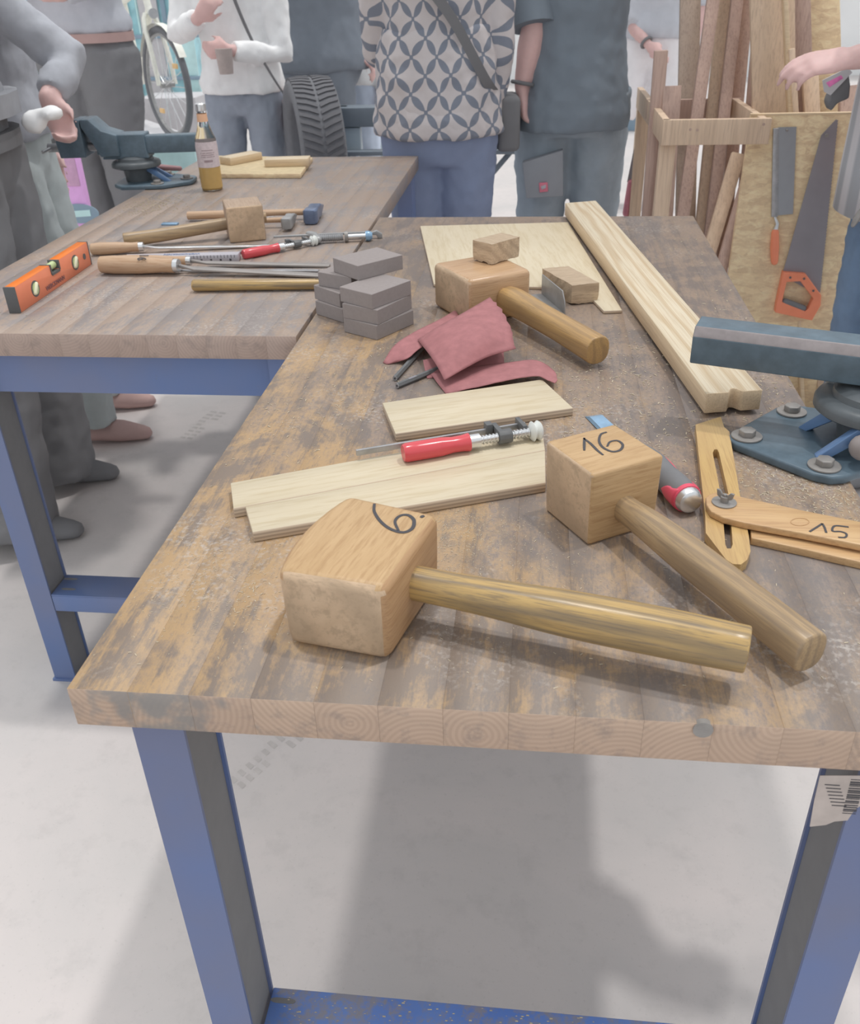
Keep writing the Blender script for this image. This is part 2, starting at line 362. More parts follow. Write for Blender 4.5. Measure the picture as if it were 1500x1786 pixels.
# ---------------------------------------------------------------- mesh helpers
def frame_axes(d):
    d = d.normalized(); a = V((0, 0, 1)) if abs(d.z) < .9 else V((1, 0, 0))
    x = d.cross(a).normalized(); return x, x.cross(d).normalized()
class MB:
    def __init__(s, M=None): s.v = []; s.f = []; s.mi = []; s.m = 0; s.M = M
    def add(s, vs, fs):
        n = len(s.v)
        s.v += [s.M @ V(p) if s.M else V(p) for p in vs]
        s.f += [[n+i for i in f] for f in fs]; s.mi += [s.m]*len(fs); return s
    def box(s, a, b):
        x0, y0, z0 = a; x1, y1, z1 = b
        return s.add([(x0, y0, z0), (x1, y0, z0), (x1, y1, z0), (x0, y1, z0), (x0, y0, z1), (x1, y0, z1), (x1, y1, z1), (x0, y1, z1)],
                     [(3, 2, 1, 0), (4, 5, 6, 7), (0, 1, 5, 4), (1, 2, 6, 5), (2, 3, 7, 6), (3, 0, 4, 7)])
    def prism(s, poly, z0, z1, mtop=None, mside=None):
        n = len(poly)
        A = sum(poly[i][0]*poly[(i+1) % n][1]-poly[(i+1) % n][0]*poly[i][1] for i in range(n))
        if A < 0: poly = poly[::-1]
        vs = [(p[0], p[1], z0) for p in poly] + [(p[0], p[1], z1) for p in poly]
        b = s.m
        s.m = mtop if mtop is not None else b
        s.add(vs, [list(range(n))[::-1], list(range(n, 2*n))])
        k = len(s.v)-2*n
        for i in range(n):
            s.f.append([k+i, k+(i+1) % n, k+n+(i+1) % n, k+n+i]); s.mi.append(mside if mside is not None else b)
        s.m = b; return s
    def loft(s, rings, cap=True, closed=True):
        n = len(rings[0]); vs = [p for r in rings for p in r]; fs = []
        for i in range(len(rings)-1):
            for j in range(n if closed else n-1):
                a = i*n+j; b = i*n+(j+1) % n; fs.append((a, b, b+n, a+n))
        if cap and closed: fs += [tuple(range(n))[::-1], tuple(range((len(rings)-1)*n, len(rings)*n))]
        return s.add(vs, fs)
    def tube(s, pts, rad, n=12, flat=None, up=None, cap=True, power=2.0, round_ends=False):
        pts = [V(p) for p in pts]
        if isinstance(rad, (int, float)): rad = [rad]*len(pts)
        rad = list(rad)
        if flat is None: flat = [1.0]*len(pts)
        elif isinstance(flat, (int, float)): flat = [flat]*len(pts)
        flat = list(flat)
        if round_ends:
            d0 = (pts[0]-pts[1]).normalized(); d1 = (pts[-1]-pts[-2]).normalized(); r0, r1 = rad[0], rad[-1]
            pts = [pts[0]+d0*r0*.95, pts[0]+d0*r0*.65]+pts+[pts[-1]+d1*r1*.65, pts[-1]+d1*r1*.95]
            rad = [r0*.25, r0*.75]+rad+[r1*.75, r1*.25]; flat = [flat[0]]*2+flat+[flat[-1]]*2
        rings = []; x = None
        for i, p in enumerate(pts):
            d = (pts[min(i+1, len(pts)-1)]-pts[max(i-1, 0)]).normalized()
            if x is None:
                if up is not None: x = d.cross(V(up)).normalized(); 
                else: x, _ = frame_axes(d)
            else:
                if up is not None: x = d.cross(V(up)).normalized()
                else: x = (x - d*x.dot(d)).normalized()
            y = x.cross(d).normalized()
            ring = []
            for k in range(n):
                t = 2*PI*k/n; c, sn = math.cos(t), math.sin(t)
                c = math.copysign(abs(c)**(2/power), c); sn = math.copysign(abs(sn)**(2/power), sn)
                ring.append(p + x*rad[i]*c + y*rad[i]*flat[i]*sn)
            rings.append(ring)
        return s.loft(rings, cap)
    def cyl(s, p0, p1, r, n=16): return s.tube([p0, p1], r, n)
    def ell(s, c, r, n=14, k=8):
        c = V(c); r = (r,)*3 if isinstance(r, (int, float)) else r; rings = []
        for i in range(k+1):
            t = PI*(i/k)*.96+PI*.02
            rings.append([c+V((r[0]*math.sin(t)*math.cos(2*PI*j/n), r[1]*math.sin(t)*math.sin(2*PI*j/n), -r[2]*math.cos(t))) for j in range(n)])
        return s.loft(rings)
    def torus(s, c, ax, R, r, n=48, k=10, flat=1.0):
        c = V(c); ax = V(ax).normalized(); x, y = frame_axes(ax)
        ring = lambda t: [c + (x*math.cos(t)+y*math.sin(t))*(R+r*math.cos(2*PI*j/k)) + ax*r*flat*math.sin(2*PI*j/k) for j in range(k)]
        rr = [ring(2*PI*i/n) for i in range(n)]; rr.append(rr[0]); return s.loft(rr, cap=False)
    def plank(s, A, B, w, t, side=V((1, 0, 0))):
        A = V(A); B = V(B); d = (B-A).normalized(); x = (side-d*side.dot(d)).normalized(); y = d.cross(x)
        q = [(-w/2, -t/2), (w/2, -t/2), (w/2, t/2), (-w/2, t/2)]
        return s.loft([[P+x*a+y*b for a, b in q] for P in (A, B)])
    def ribbon(s, pts, wd, z, h=.0006):
        """flat stroke in a local XY plane"""
        pts = [V((p[0], p[1], 0)) for p in pts]
        if isinstance(wd, (int, float)): wd = [wd]*len(pts)
        rings = []
        for i, p in enumerate(pts):
            d = (pts[min(i+1, len(pts)-1)]-pts[max(i-1, 0)]).normalized(); nrm = V((-d.y, d.x, 0))*wd[i]/2
            rings.append([p-nrm+V((0, 0, z)), p+nrm+V((0, 0, z)), p+nrm+V((0, 0, z+h)), p-nrm+V((0, 0, z+h))])
        return s.loft(rings)
    def mesh(s, name):
        me = bpy.data.meshes.new(name); me.from_pydata([tuple(p) for p in s.v], [], s.f)
        me.polygons.foreach_set('material_index', s.mi); me.update()
        b = bmesh.new(); b.from_mesh(me); bmesh.ops.recalc_face_normals(b, faces=b.faces); b.to_mesh(me); b.free()
        return me
def ob(name, mb, mats, parent=None, bevel=0, seg=2, smooth=True, remesh=0, disp=0, dsize=.1, sharp=40, M=None, subd=0, kind=None, label=None):
    me = mb.mesh(name)
    if not isinstance(mats, (list, tuple)): mats = [mats]
    for q in mats: me.materials.append(q)
    if smooth:
        for p in me.polygons: p.use_smooth = True
        if not remesh and not bevel: me.set_sharp_from_angle(angle=math.radians(sharp))
    o = bpy.data.objects.new(name, me); COL.objects.link(o)
    if parent: o.parent = parent
    if M is not None: o.matrix_local = M
    if subd:
        q = o.modifiers.new('sub', 'SUBSURF'); q.levels = q.render_levels = subd
    if bevel:
        q = o.modifiers.new('bevel', 'BEVEL'); q.width = bevel; q.segments = seg; q.limit_method = 'ANGLE'; q.angle_limit = math.radians(35); q.harden_normals = False
    if remesh:
        q = o.modifiers.new('remesh', 'REMESH'); q.mode = 'VOXEL'; q.voxel_size = remesh; q.use_smooth_shade = True
        q = o.modifiers.new('smooth', 'SMOOTH'); q.factor = .5; q.iterations = 4
    if disp:
        tx = bpy.data.textures.new('folds', 'CLOUDS'); tx.noise_scale = dsize; tx.noise_depth = 2
        q = o.modifiers.new('folds', 'DISPLACE'); q.texture = tx; q.strength = disp; q.mid_level = .5
    if kind: o['kind'] = kind
    if label: o['label'] = label
    return o
def tag(o, label, cat, group=None):
    o['label'] = label; o['category'] = cat
    if group: o['group'] = group
    return o
def thing(name, label, cat, loc=(0, 0, 0), rz=0, group=None, M=None):
    o = bpy.data.objects.new(name, None); COL.objects.link(o); o.empty_display_size = .05
    if M is not None: o.matrix_world = M
    else: o.location = loc; o.rotation_euler = (0, 0, rz)
    return tag(o, label, cat, group)
def struct(name, mb, mat):
    o = ob(name, mb, mat, smooth=False); o['kind'] = 'structure'; return o
def line_frame(A, B, h=0):
    """Frame with origin A, x axis along A->B in plan"""
    A = V(A); B = V(B); d = B-A; return A, math.atan2(d.y, d.x), math.hypot(d.x, d.y)
def catmull(pts, k=8):
    P = [V(p) for p in pts]; P = [2*P[0]-P[1]]+P+[2*P[-1]-P[-2]]; out = []
    for i in range(1, len(P)-2):
        for j in range(k):
            t = j/k; a, b, c, d = P[i-1:i+3]
            out.append(.5*((2*b)+(c-a)*t+(2*a-5*b+4*c-d)*t*t+(3*b-a-3*c+d)*t**3))
    out.append(P[-2]); return out
def words(name, txt, size, mat, parent, M, thick=.0004, label=None):
    cu = bpy.data.curves.new(name, 'FONT'); cu.body = txt; cu.size = size; cu.extrude = thick; cu.align_x = 'CENTER'; cu.align_y = 'CENTER'
    t = bpy.data.objects.new(name, cu); COL.objects.link(t)
    dg = bpy.context.evaluated_depsgraph_get(); me = bpy.data.meshes.new_from_object(t.evaluated_get(dg)); bpy.data.objects.remove(t)
    me.materials.clear(); me.materials.append(mat)
    o = bpy.data.objects.new(name, me); COL.objects.link(o); o.parent = parent; o.matrix_local = M
    if label: o['label'] = label
    return o
def axes(o, x, y, z):
    m = Matrix((V(x), V(y), V(z))).transposed().to_4x4(); m.translation = V(o); return m

# ================================================================ SETTING
struct('floor', MB().box((-9, -4, -.1), (9, 14, 0)), M['floor'])
struct('wall_back', MB().box((-9, 13, 0), (9, 13.2, 4.5)), M['hallwall'])
struct('wall_left', MB().box((-9.2, -4, 0), (-9, 13.2, 4.5)), M['hallwall'])
struct('wall_right', MB().box((9, -4, 0), (9.2, 13.2, 4.5)), M['hallwall'])

# ================================================================ WORKBENCHES
def channel(x, y, z0, z1, w=.048, d=.075, t=.004, side=1):
    """steel channel standing upright, open towards the middle of the bench"""
    outer = MB(); xa = x; xb = x+side*w
    poly = [(xa, y), (xb, y), (xb, y+t), (xa+side*t, y+t), (xa+side*t, y+d-t), (xb, y+d-t), (xb, y+d), (xa, y+d)]
    outer.prism(poly, z0, z1)
    return outer
def bench(label, x0, y0, wd, ln, inset, topmat, endmat, blue, rail, near_apron):
    r = thing('workbench', label, 'workbench', (x0, y0, 0))
    ir = inset if inset < .06 else .012
    n = 14; sw = wd/n; rnd = random.Random(int(x0*100)+5)
    for i in range(n):
        b = MB(); a = i*sw+.00001; e = (i+1)*sw-.00001
        b.box((a-sw*(i+.5), -ln/2, -.0205), (e-sw*(i+.5), ln/2, .0205))
        b.mi = [1 if k in (2, 4) else 0 for k in range(6)]
        ob('stave', b, [topmat, endmat], r, bevel=.00015, seg=1, M=Matrix.Translation((sw*(i+.5), ln/2, T-.0205-rnd.random()*.0002)))
    for (lx, sd) in ((inset, 1), (wd-ir, -1)):
        for ly in (.02, ln-.095):
            leg = ob('leg', channel(lx, ly, .0, T-.041, side=sd), blue, r)
            # dark block added as painted shade inside the blue channel
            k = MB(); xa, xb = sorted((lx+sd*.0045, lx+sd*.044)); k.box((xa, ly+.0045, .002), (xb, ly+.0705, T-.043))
            ob('channel_shade_fill', k, M['shade_dark'], leg, label='dark fill painted as shade inside the steel channel')
            f = MB().box((min(lx, lx+sd*.075)-.004, ly-.004, 0), (max(lx, lx+sd*.075)+.004, ly+.079, .006)); ob('foot_plate', f, blue, leg)
    for ly in (.0205, ln-.0945):
        k = MB(); z = T-.575
        k.box((inset+.049, ly, z-.003), (wd-ir-.049, ly+.074, z)); k.box((inset+.049, ly, z-.042), (wd-ir-.049, ly+.003, z-.003)); k.box((inset+.049, ly+.071, z-.042), (wd-ir-.049, ly+.074, z-.003))
        o = ob('lower_rail', k, rail, r, bevel=.001)
        for j in range(5):
            if j in (0, 1, 3, 4) or 1:
                cx = inset+.065+(wd-2*inset-.13)*[0, .03, .43, .75, 1][j]; cy = ly+[.058, .022, .022, .05, .03][j]
                if j == 2: cy = ly+.02
                s_ = MB().prism([(cx+.010*math.cos(a)+(.006 if math.cos(a) > 0 else -.006)*1, cy+.0035*math.sin(a)) for a in [2*PI*q/14 for q in range(14)]], z, z+.0004)
                ob('slot', s_, M['shade_dark'], o)
    ends = [ln-.06] + ([.035] if near_apron else [])
    for ly in ends:
        ob('apron', MB().box((inset-.02, ly, T-.124), (wd-ir-.001, ly+.004, T-.041)), blue, r)
    return r
bench1 = bench('near beech workbench with stained worktop carrying the two numbered mallets', 0, 0, .75, 1.70, .037, M['top'], M['end'], M['blue'], M['bluerail'], False)
bench2 = bench('far left workbench behind, carrying the orange spirit level and hammers', -.738, .86, .73, 1.69, .092, M['top2'], M['end2'], M['blue2'], M['blue2'], True)
# steel dog socket in the near edge
k = MB(); p = atY(1228, 1262, -.0005); k.tube([(p.x, .004, T-.006), (p.x, -.0012, T-.006)], .008, 14); ob('edge_plug', k, M['zinc'], bench1)

# torn bar code label on the near right leg
def sticker():
    Y = .0195; pts = [(1430, 1352), (1510, 1352), (1510, 1398), (1490, 1412), (1478, 1430), (1455, 1432), (1440, 1438), (1412, 1441), (1420, 1395)]
    w = [atY(x, y, Y) for x, y in pts]
    o = ob('label_sticker', MB(Matrix(((1, 0, 0, 0), (0, 0, 1, 0), (0, 1, 0, 0), (0, 0, 0, 1)))).prism([(p.x, p.z) for p in w], Y-.0006, Y-.0001), M['paper'], bench1, label='torn paper bar code label')
    b = MB(); rr = random.Random(3)
    a0, a1 = atY(1484, 1358, Y), atY(1468, 1420, Y)
    d = (a1-a0)
    for j in range(17):
        t0 = j/17; wdt = rr.choice((.25, .45, .7))/17; P = a0+d*t0; Q = a0+d*(t0+wdt)
        b.box((min(P.x, Q.x), Y-.0009, Q.z), (min(P.x, Q.x)+.011, Y-.0006, P.z))
    for j in range(7):
        P = atY(1438+j*2, 1368+j*6, Y); b.box((P.x, Y-.0009, P.z), (P.x+.012, Y-.0006, P.z+.0009))
    ob('bar_code', b, M['ink'], o)
sticker()

# ================================================================ MALLETS
def mallet(label, x, y, rz, lx, ly0, ly1, h, bulge, hpts, hr, hflat, mats, base=0, taper=.0, bev=.006, wedge=.0):
    """head at the origin, handle leaves along +x; strikes along y"""
    r = thing('wooden_mallet', label, 'mallet', (x, y, T+base), rz)
    top, side, hand = mats
    def outline(k, dz):
        P = []
        a, b = ly0/2*k, ly1/2*k; X = lx/2*k
        P += [(-X, -a), (X, -b), (X, b), (-X, a)]
        if bulge:
            for t in (.75, .5, .25, 0, -.25, -.5, -.75): P.append((-X-bulge*(1-t*t), a*t))
        return [V((p[0]+dz, p[1], 0)) for p in P]
    b = MB(); rings = []
    for z, kk in ((0, 1-taper), (h*.5, 1-taper*.35), (h, 1.0)):
        rings.append([p+V((0, 0, z)) for p in outline(kk, 0)])
    n = len(rings[0]); b.loft(rings)
    # faces: strike faces (-y/+y) carry end grain
    for i, f in enumerate(b.f):
        c = sum((b.v[j] for j in f), V())/len(f); nx = [b.v[j] for j in f]
        nn = (nx[1]-nx[0]).cross(nx[2]-nx[1]).normalized()
        b.mi[i] = 1 if abs(nn.y) > .75 else (2 if abs(nn.x) > .5 else 0)
    ob('head', b, [top, M['beechend'], side], r, bevel=bev, seg=3)
    hb = MB(); hb.tube(catmull(hpts, 5), [q.x for q in catmull([(a, 0, 0) for a in hr], 5)], 20, flat=hflat, up=(0, 0, 1), power=2.5)
    ob('handle', hb, hand, r, bevel=.002, seg=2)
    return r
# near left mallet, number 6.
m6 = mallet('largest nearest wooden mallet marked 6 with a dot on its head', .2400, .1250, math.radians(-15), .098, .142, .128, .081, .012,
    [(.040, 0, .044), (.075, 0, .044), (.12, -.001, .045), (.19, -.001, .045), (.27, .000, .045), (.334, .001, .044)],
    [.0140, .0140, .0148, .0176, .0180, .0168], 1.12, (M['beech'], M['beechside'], M['ash']), taper=.03, bev=.010)
def strokes(root, name, paths, wd, z, inv):
    for pts in paths:
        P = [inv @ p for p in pts]; P = catmull(P, 6)
        k = len(P); ws = [wd*(.55+.45*math.sin(PI*min(1, .12+.8*i/(k-1)))) for i in range(k)] if k > 3 else wd
        ob(name, MB().ribbon([(p.x, p.y) for p in P], ws, z, .0004), M['ink'], root)
bpy.context.view_layer.update()
def head_marks(root, h, paths, wd):
    bpy.context.view_layer.update(); inv = root.matrix_world.inverted()
    for pp in paths:
        strokes(root, 'number_mark', [[at(x, y, h) for x, y in pp]], wd, h+.0001, inv)
head_marks(m6, .081, [[(653, 879), (653, 893), (664, 910), (681, 923), (703, 929), (719, 922), (722, 908), (712, 899), (698, 900), (689, 910), (695, 926)],
                      [(734, 903), (737, 901), (740, 900)]], .0036)
# second mallet, number 16
m16 = mallet('wooden mallet marked 16 beside the red and black chisel handle', .4615, .3080, math.radians(-58), .086, .088, .088, .085, 0,
    [(.036, 0, .034), (.055, 0, .034), (.085, .0, .035), (.14, 0, .034), (.21, -.001, .033), (.297, -.002, .031)],
    [.0125, .0125, .0140, .0158, .0160, .0165], 1.15, (M['beech'], M['beech'], M['ash2']), taper=.04, bev=.004)
head_marks(m16, .085, [[(1019, 786), (1019, 764)], [(1018, 765), (1030, 774), (1042, 786), (1052, 794)],
                       [(1058, 754), (1048, 758), (1045, 770), (1052, 781), (1068, 788), (1082, 785), (1086, 776), (1077, 769), (1064, 771), (1059, 779)]], .0030)
# third mallet carrying an offcut
m3 = mallet('varnished orange mallet in the middle of the near bench with an offcut on its head', .2930, 1.0030, math.radians(-57), .128, .125, .120, .078, 0,
    [(.055, .012, .034), (.085, .012, .036), (.12, .012, .036), (.18, .012, .034), (.24, .012, .032), (.325, .012, .028)],
    [.020, .0215, .0205, .0195, .0195, .0205], 1.05, (M['beech2'], M['beech2'], M['ash3']), bev=.009)
# mallet on the far bench
m4 = mallet('dull wooden mallet on the far bench, handle pointing left', -.283, 1.5150, math.radians(202), .082, .098, .098, .078, 0,
    [(.036, 0, .034), (.06, 0, .032), (.11, 0, .028), (.19, 0, .022), (.27, 0, .018)],
    [.013, .0135, .014, .0145, .0155], 1.0, (M['beech3'], M['beech3'], M['ash2']), bev=.004)
for r_, n_ in ((m4, 0),):
    ob('handle_end', MB().tube([(-.050, 0, .040), (-.038, 0, .040)], .012, 14), M['ash2'], r_)

# ================================================================ OFFCUTS, BOARDS
def board(name, label, cat, corners, h0, h1, mats, bevel=.0008, grp=None, mside=1):
    """flat board from its footprint (world points), grain along the first edge"""
    c = [V((p.x, p.y, 0)) for p in corners]; d = c[1]-c[0]; rz = math.atan2(d.y, d.x)
    mid = sum(c, V())/len(c); R = Matrix.Rotation(-rz, 3, 'Z')
    loc = [(R @ (p-mid)) for p in c]
    b = MB().prism([(p.x, p.y) for p in loc], 0, h1-h0, mtop=0, mside=mside)
    o = ob(name, b, mats, bevel=bevel, seg=1); o.location = (mid.x, mid.y, T+h0); o.rotation_euler = (0, 0, rz)
    return tag(o, label, cat, grp)
def rough_block(name, label, corners, h0, h1, mats):
    c = [V((p.x, p.y, 0)) for p in corners]; mid = sum(c, V())/len(c); d = c[1]-c[0]; rz = math.atan2(d.y, d.x); R = Matrix.Rotation(-rz, 3, 'Z')
    c = [R @ (p-mid) for p in c]; b = MB(); rings = []; rr = random.Random(len(label))
    N = 7
    def outline(z):
        out = []
        for i in range(4):
            for k in range(N):
                p = c[i].lerp(c[(i+1) % 4], k/N)
                out.append(p + V((rr.uniform(-1, 1), rr.uniform(-1, 1), 0))*(.0009 if k else .0003) + V((0, 0, z+rr.uniform(-1, 1)*.0004)))
        return out
    H = h1-h0
    rings = [outline(z) for z in (0.0006, H*.35, H*.7, H)]
    # splintered lower edge
    for j in range(len(rings[0])):
        if rr.random() < .45: rings[0][j] = rings[0][j]*.965 + V((0, 0, .0025*rr.random()))
    for j in range(4): pass
    b.loft(rings)
    for i, f in enumerate(b.f):
        b.mi[i] = 0 if len(f) > 4 else 1
    o = ob(name, b, mats, sharp=28); o.location = (mid.x, mid.y, T+h0); o.rotation_euler = (0, 0, rz)
    return tag(o, label, 'wood block')
h = .078
P = [at(825, 453, h), at(856, 459, h), at(899, 449, h)]; a, b_, c_ = P
off = rough_block('wood_offcut', 'small rough sawn wood offcut resting on the orange mallet head', [V((.275, 1.035, 0)), V((.309, 1.006, 0)), V((.355, 1.056, 0)), V((.322, 1.085, 0))], .0785, .1135, [M['offcut'], M['offcutside']])
off2 = rough_block('wood_offcut', 'rough offcut of striped wood lying beside the steel angle bracket', [at(996, 533), at(1043, 528), at(1043, 528)+V((-.052, .104, 0)), at(996, 533)+V((-.052, .104, 0))], .0003, .036, [M['offcut'], M['offcutside']])
p0 = V((.113, 1.590, 0)); p1 = V((.1935, 1.135, 0))
ply_big = board('plywood_sheet', 'large thin birch plywood sheet under the long pine board', 'plywood', [p0, p1, V((.47, 1.115, 0)), V((.503, .985, 0)), V((.535, .990, 0)), V((.455, 1.622, 0))], .0002, .0052, [M['birch'], M['plyedge']])
# long pine board with a grooved end
def longboard():
    A = V((.6105, .572, 0)); B = V((.684, .588, 0)); Cc = V((.522, 1.715, 0)); D = V((.449, 1.690, 0))
    h0 = .0056; H = .028
    d = (D-A); rz = math.atan2(d.y, d.x); R = Matrix.Rotation(-rz, 3, 'Z'); loc = [R @ (p-A) for p in (A, B, Cc, D)]
    P = []; a, b = loc[0], loc[1]
    for t in [0, .40]: P.append(a.lerp(b, t))
    for k in range(1, 8):
        t = .40+.24*k/8; q = a.lerp(b, t); P.append(q+V((.012*math.sin(PI*k/8), 0, 0)))
    P += [a.lerp(b, .66), b, loc[2], loc[3]]
    m_ = MB().prism([(p.x, p.y) for p in P], 0, H, mtop=0, mside=1)
    o = ob('pine_board', m_, [M['pine'], M['pineside']], bevel=.0008, seg=1); o.location = (A.x, A.y, T+h0-.0056+.0003); o.rotation_euler = (0, 0, rz)
    tag(o, 'long planed pine board with a curved notch in its near end', 'board')
    return o
lb = longboard()
lb.location.z = T+.0054
lb.rotation_euler[1] = 0.0
q = at(668, 707, .008)
plank = board('plywood_piece', 'short plain plywood piece just behind the red handled clamp', 'plywood', [at(690, 757, .011), at(1000, 712, .011), at(946, 662, .011), at(667, 703, .011)], .0003, .0115, [M['birch'], M['plyedge']])
strip_front = board('plywood_strip', 'front plywood strip with the numbered 6 mallet standing over its edge', 'plywood',
    [at(441, 929, .0125), at(952, 842, .0125), at(951, 786, .0125), at(428, 884, .0125)], .0003, .0128, [M['birch'], M['plyedge']])
strip_back = board('plywood_strip', 'rear plywood strip carrying the red handled clamp', 'plywood',
    [at(407, 887, .0125), at(951, 785.2, .0125), at(945, 744, .0125), at(402, 842, .0125)], .0003, .0125, [M['birch'], M['plyedge']])

# ================================================================ SANDING BLOCKS
blk = MB().box((-.0475, -.0365, 0), (.0475, .0365, .0245))
def sblock(x, y, rz, z, label, L=1.0):
    o = ob('sanding_block', blk, M['sandblock'], bevel=.0006, seg=1, smooth=False); o.location = (x, y, T+z); o.rotation_euler = (0, 0, math.radians(rz)); o.scale = (L, 1, 1)
    tag(o, label, 'sanding block', 'grey sanding blocks in a stack'); return o
RA = 59
sblock(.1255, .905, RA-1, .0002, 'grey sanding block at the bottom right of the block stack')
sblock(.1240, .908, RA+3, .0249, 'grey sanding block in the middle of the right hand column of three')
sblock(.1220, .912, RA-3, .0496, 'grey sanding block third from the table, right under the topmost one')
sblock(.0980, .986, 46, .0743, 'topmost grey sanding block, lying across the two columns')
def sblock2(ax, ay, rz, z, label):
    sblock(ax, ay, rz, z, label)
sblock2(0.0600, .988, RA-7, .0002, 'grey sanding block at the bottom left of the block stack')
sblock2(0.0580, .995, RA-10, .0249, 'grey sanding block in the middle of the left hand column of three')
sblock2(0.0640, 1.004, RA+4, .0496, 'grey sanding block at the top of the left hand column')

# ================================================================ SANDPAPER
def sheet(label, grid, jag=0, seed=1):
    """grid: rows of 3D control points -> smooth curved sheet with torn edges"""
    rows = [catmull(r, 6) for r in grid]; cols = [catmull([r[j] for r in rows], 6) for j in range(len(rows[0]))]
    nU, nV = len(cols), len(cols[0]); rr = random.Random(seed)
    vs = []
    for i in range(nU):
        j1 = rr.uniform(0, jag)
        for j in range(nV):
            p = V(cols[i][j])
            if j == nV-1: p = p + (cols[i][j]-cols[i][j-1])*j1
            vs.append(p)
    c = sum(vs, V())/len(vs); c.z = T
    m_ = MB(); fs = [(i*nV+j, (i+1)*nV+j, (i+1)*nV+j+1, i*nV+j+1) for i in range(nU-1) for j in range(nV-1)]
    m_.add([p-c for p in vs], fs)
    o = ob('sandpaper_sheet', m_, [M['sandpaper'], M['sandback']], sharp=60); o.location = c
    q = o.modifiers.new('thick', 'SOLIDIFY'); q.thickness = .0009; q.offset = -1; q.material_offset = 0
    return tag(o, label, 'sandpaper', 'torn red sandpaper pieces')
def A3(l): return [at(x, y, h) for x, y, h in l]
sheet('small folded red sandpaper showing below the large curled piece', [
    A3([(738, 628, .010), (800, 612, .016), (878, 606, .012)]),
    A3([(741, 645, .006), (806, 634, .008), (879, 625, .009)]),
    A3([(745, 660, .001), (810, 650, .002), (880, 642, .001)])], 0)
sheet('red sandpaper lying flat under the pile with a curved right end', [
    A3([(752, 652, .006), (820, 640, .010), (885, 632, .015), (935, 628, .018), (966, 646, .010), (972, 662, .0155)]),
    A3([(763, 668, .003), (825, 655, .010), (890, 643, .016), (935, 640, .018), (962, 655, .014), (970, 666, .0145)]),
    A3([(778, 687, .001), (832, 674, .010), (893, 661, .017), (935, 655, .017), (957, 663, .0155), (968, 668, .0142)])], .3, 4)
sheet('red sandpaper arching over at the left of the pile', [
    A3([(668, 632, .001), (688, 602, .016), (722, 579, .020), (768, 556, .018), (795, 540, .012)]),
    A3([(676, 635, .001), (702, 614, .014), (730, 594, .020), (772, 568, .022), (800, 552, .016)]),
    A3([(690, 633, .001), (712, 624, .012), (733, 607, .018), (775, 585, .020), (805, 570, .016)])], 0)
sheet('large curled red sandpaper lying on top of the pile', [
    A3([(728, 592, .022), (750, 620, .026), (766, 645, .022), (775, 663, .014)]),
    A3([(768, 567, .044), (790, 592, .046), (806, 614, .040), (812, 642, .024)]),
    A3([(812, 543, .054), (832, 566, .056), (846, 590, .050), (852, 622, .030)]),
    A3([(853, 519, .056), (873, 541, .058), (888, 570, .052), (898, 608, .034)])], .5, 9)

# pencils
def pencil(label, a, b, h=.004):
    A = at(a[0], a[1], h); B = at(b[0], b[1], h)
    o0, rz, L = line_frame(A, B)
    r = thing('pencil', label, 'pencil', (A.x, A.y, T), rz)
    ob('pencil_body', MB().tube([(0, 0, .0042), (L, 0, .0042)], .0042, 6), M['black'], r, sharp=20)
    ob('pencil_end', MB().tube([(-.0008, 0, .0042), (.0001, 0, .0042)], .0038, 10), M['dullsteel'], r)
    ob('pencil_core', MB().tube([(-.0012, 0, .0042), (.0001, 0, .0042)], .0016, 8), M['ink'], r)
    return r, L
p1_, L1 = pencil('black pencil end nearer the sanding blocks, under the sandpaper', (689, 660), (745, 598))
p2_, L2 = pencil('black pencil with silver print, in front of the other pencil', (693, 673), (790, 633))
words('pencil_print', 'IIIIIIIIII', .006, M['white'], p2_, Matrix.Translation((.030, -.001, .0080)), .0003, 'silver print')

# ================================================================ CLAMPS, CHISEL, BEVEL
def clamp(label, A, B, h, s=1.0, group=None):
    """small one-handed bar clamp lying down; A = butt of the red handle, B = white pad end"""
    o, rz, L = line_frame(A, B)
    r = thing('hand_clamp', label, 'clamp', (A.x, A.y, T+h), rz)
    k = L/.182; R = .0115*s
    pts = [(x*k, 0, R) for x in (0, .004, .02, .05, .066, .078, .088)]
    ob('handle', MB().tube(pts, [R*q for q in (.86, 1, 1.02, 1.0, .84, .86, .98)], 22), M['red'], r)
    ob('ferrule', MB().tube([(.088*k, 0, R), (.102*k, 0, R)], R*.78, 18), M['steel'], r)
    th = []; n = 60
    for i in range(n): th.append(((.102+.072*i/n)*k, 0, R))
    ob('spindle', MB().tube(th, [R*(.50 if i % 4 < 2 else .38) for i in range(n)], 12), M['steel'], r, sharp=20)
    ob('sliding_arm', MB().tube([(.128*k, 0, R), (.146*k, 0, R)], R*.80, 10).box((.130*k, R*.6, R*.55), (.137*k, R*2.6, R*1.5)), M['black'], r, bevel=.0006)
    ob('pad', MB().tube([(.172*k, 0, R), (.176*k, 0, R), (.180*k, 0, R), (.184*k, 0, R), (.187*k, 0, R)], [R*.7, R*1.12, R*.8, R*1.12, R*.95], 18), M['clearplastic'], r)
    ob('bar', MB().box((-.055*k, R*1.9, R*.55), (.176*k, R*2.2, R*1.2)), M['dullsteel'], r, bevel=.0004)
    ob('fixed_arm', MB().box((.165*k, R*.4, R*.5), (.171*k, R*2.8, R*1.6)), M['black'], r, bevel=.0006)
    ob('slide_block', MB().box((.120*k, R*1.7, R*.35), (.129*k, R*2.7, R*1.75)), M['black'], r, bevel=.0006)
    return r
hc = .0126
cl = clamp('hand clamp with glossy red handle lying on the near plywood strip', at(703, 791, hc+.011), at(936, 752, hc+.011), hc)
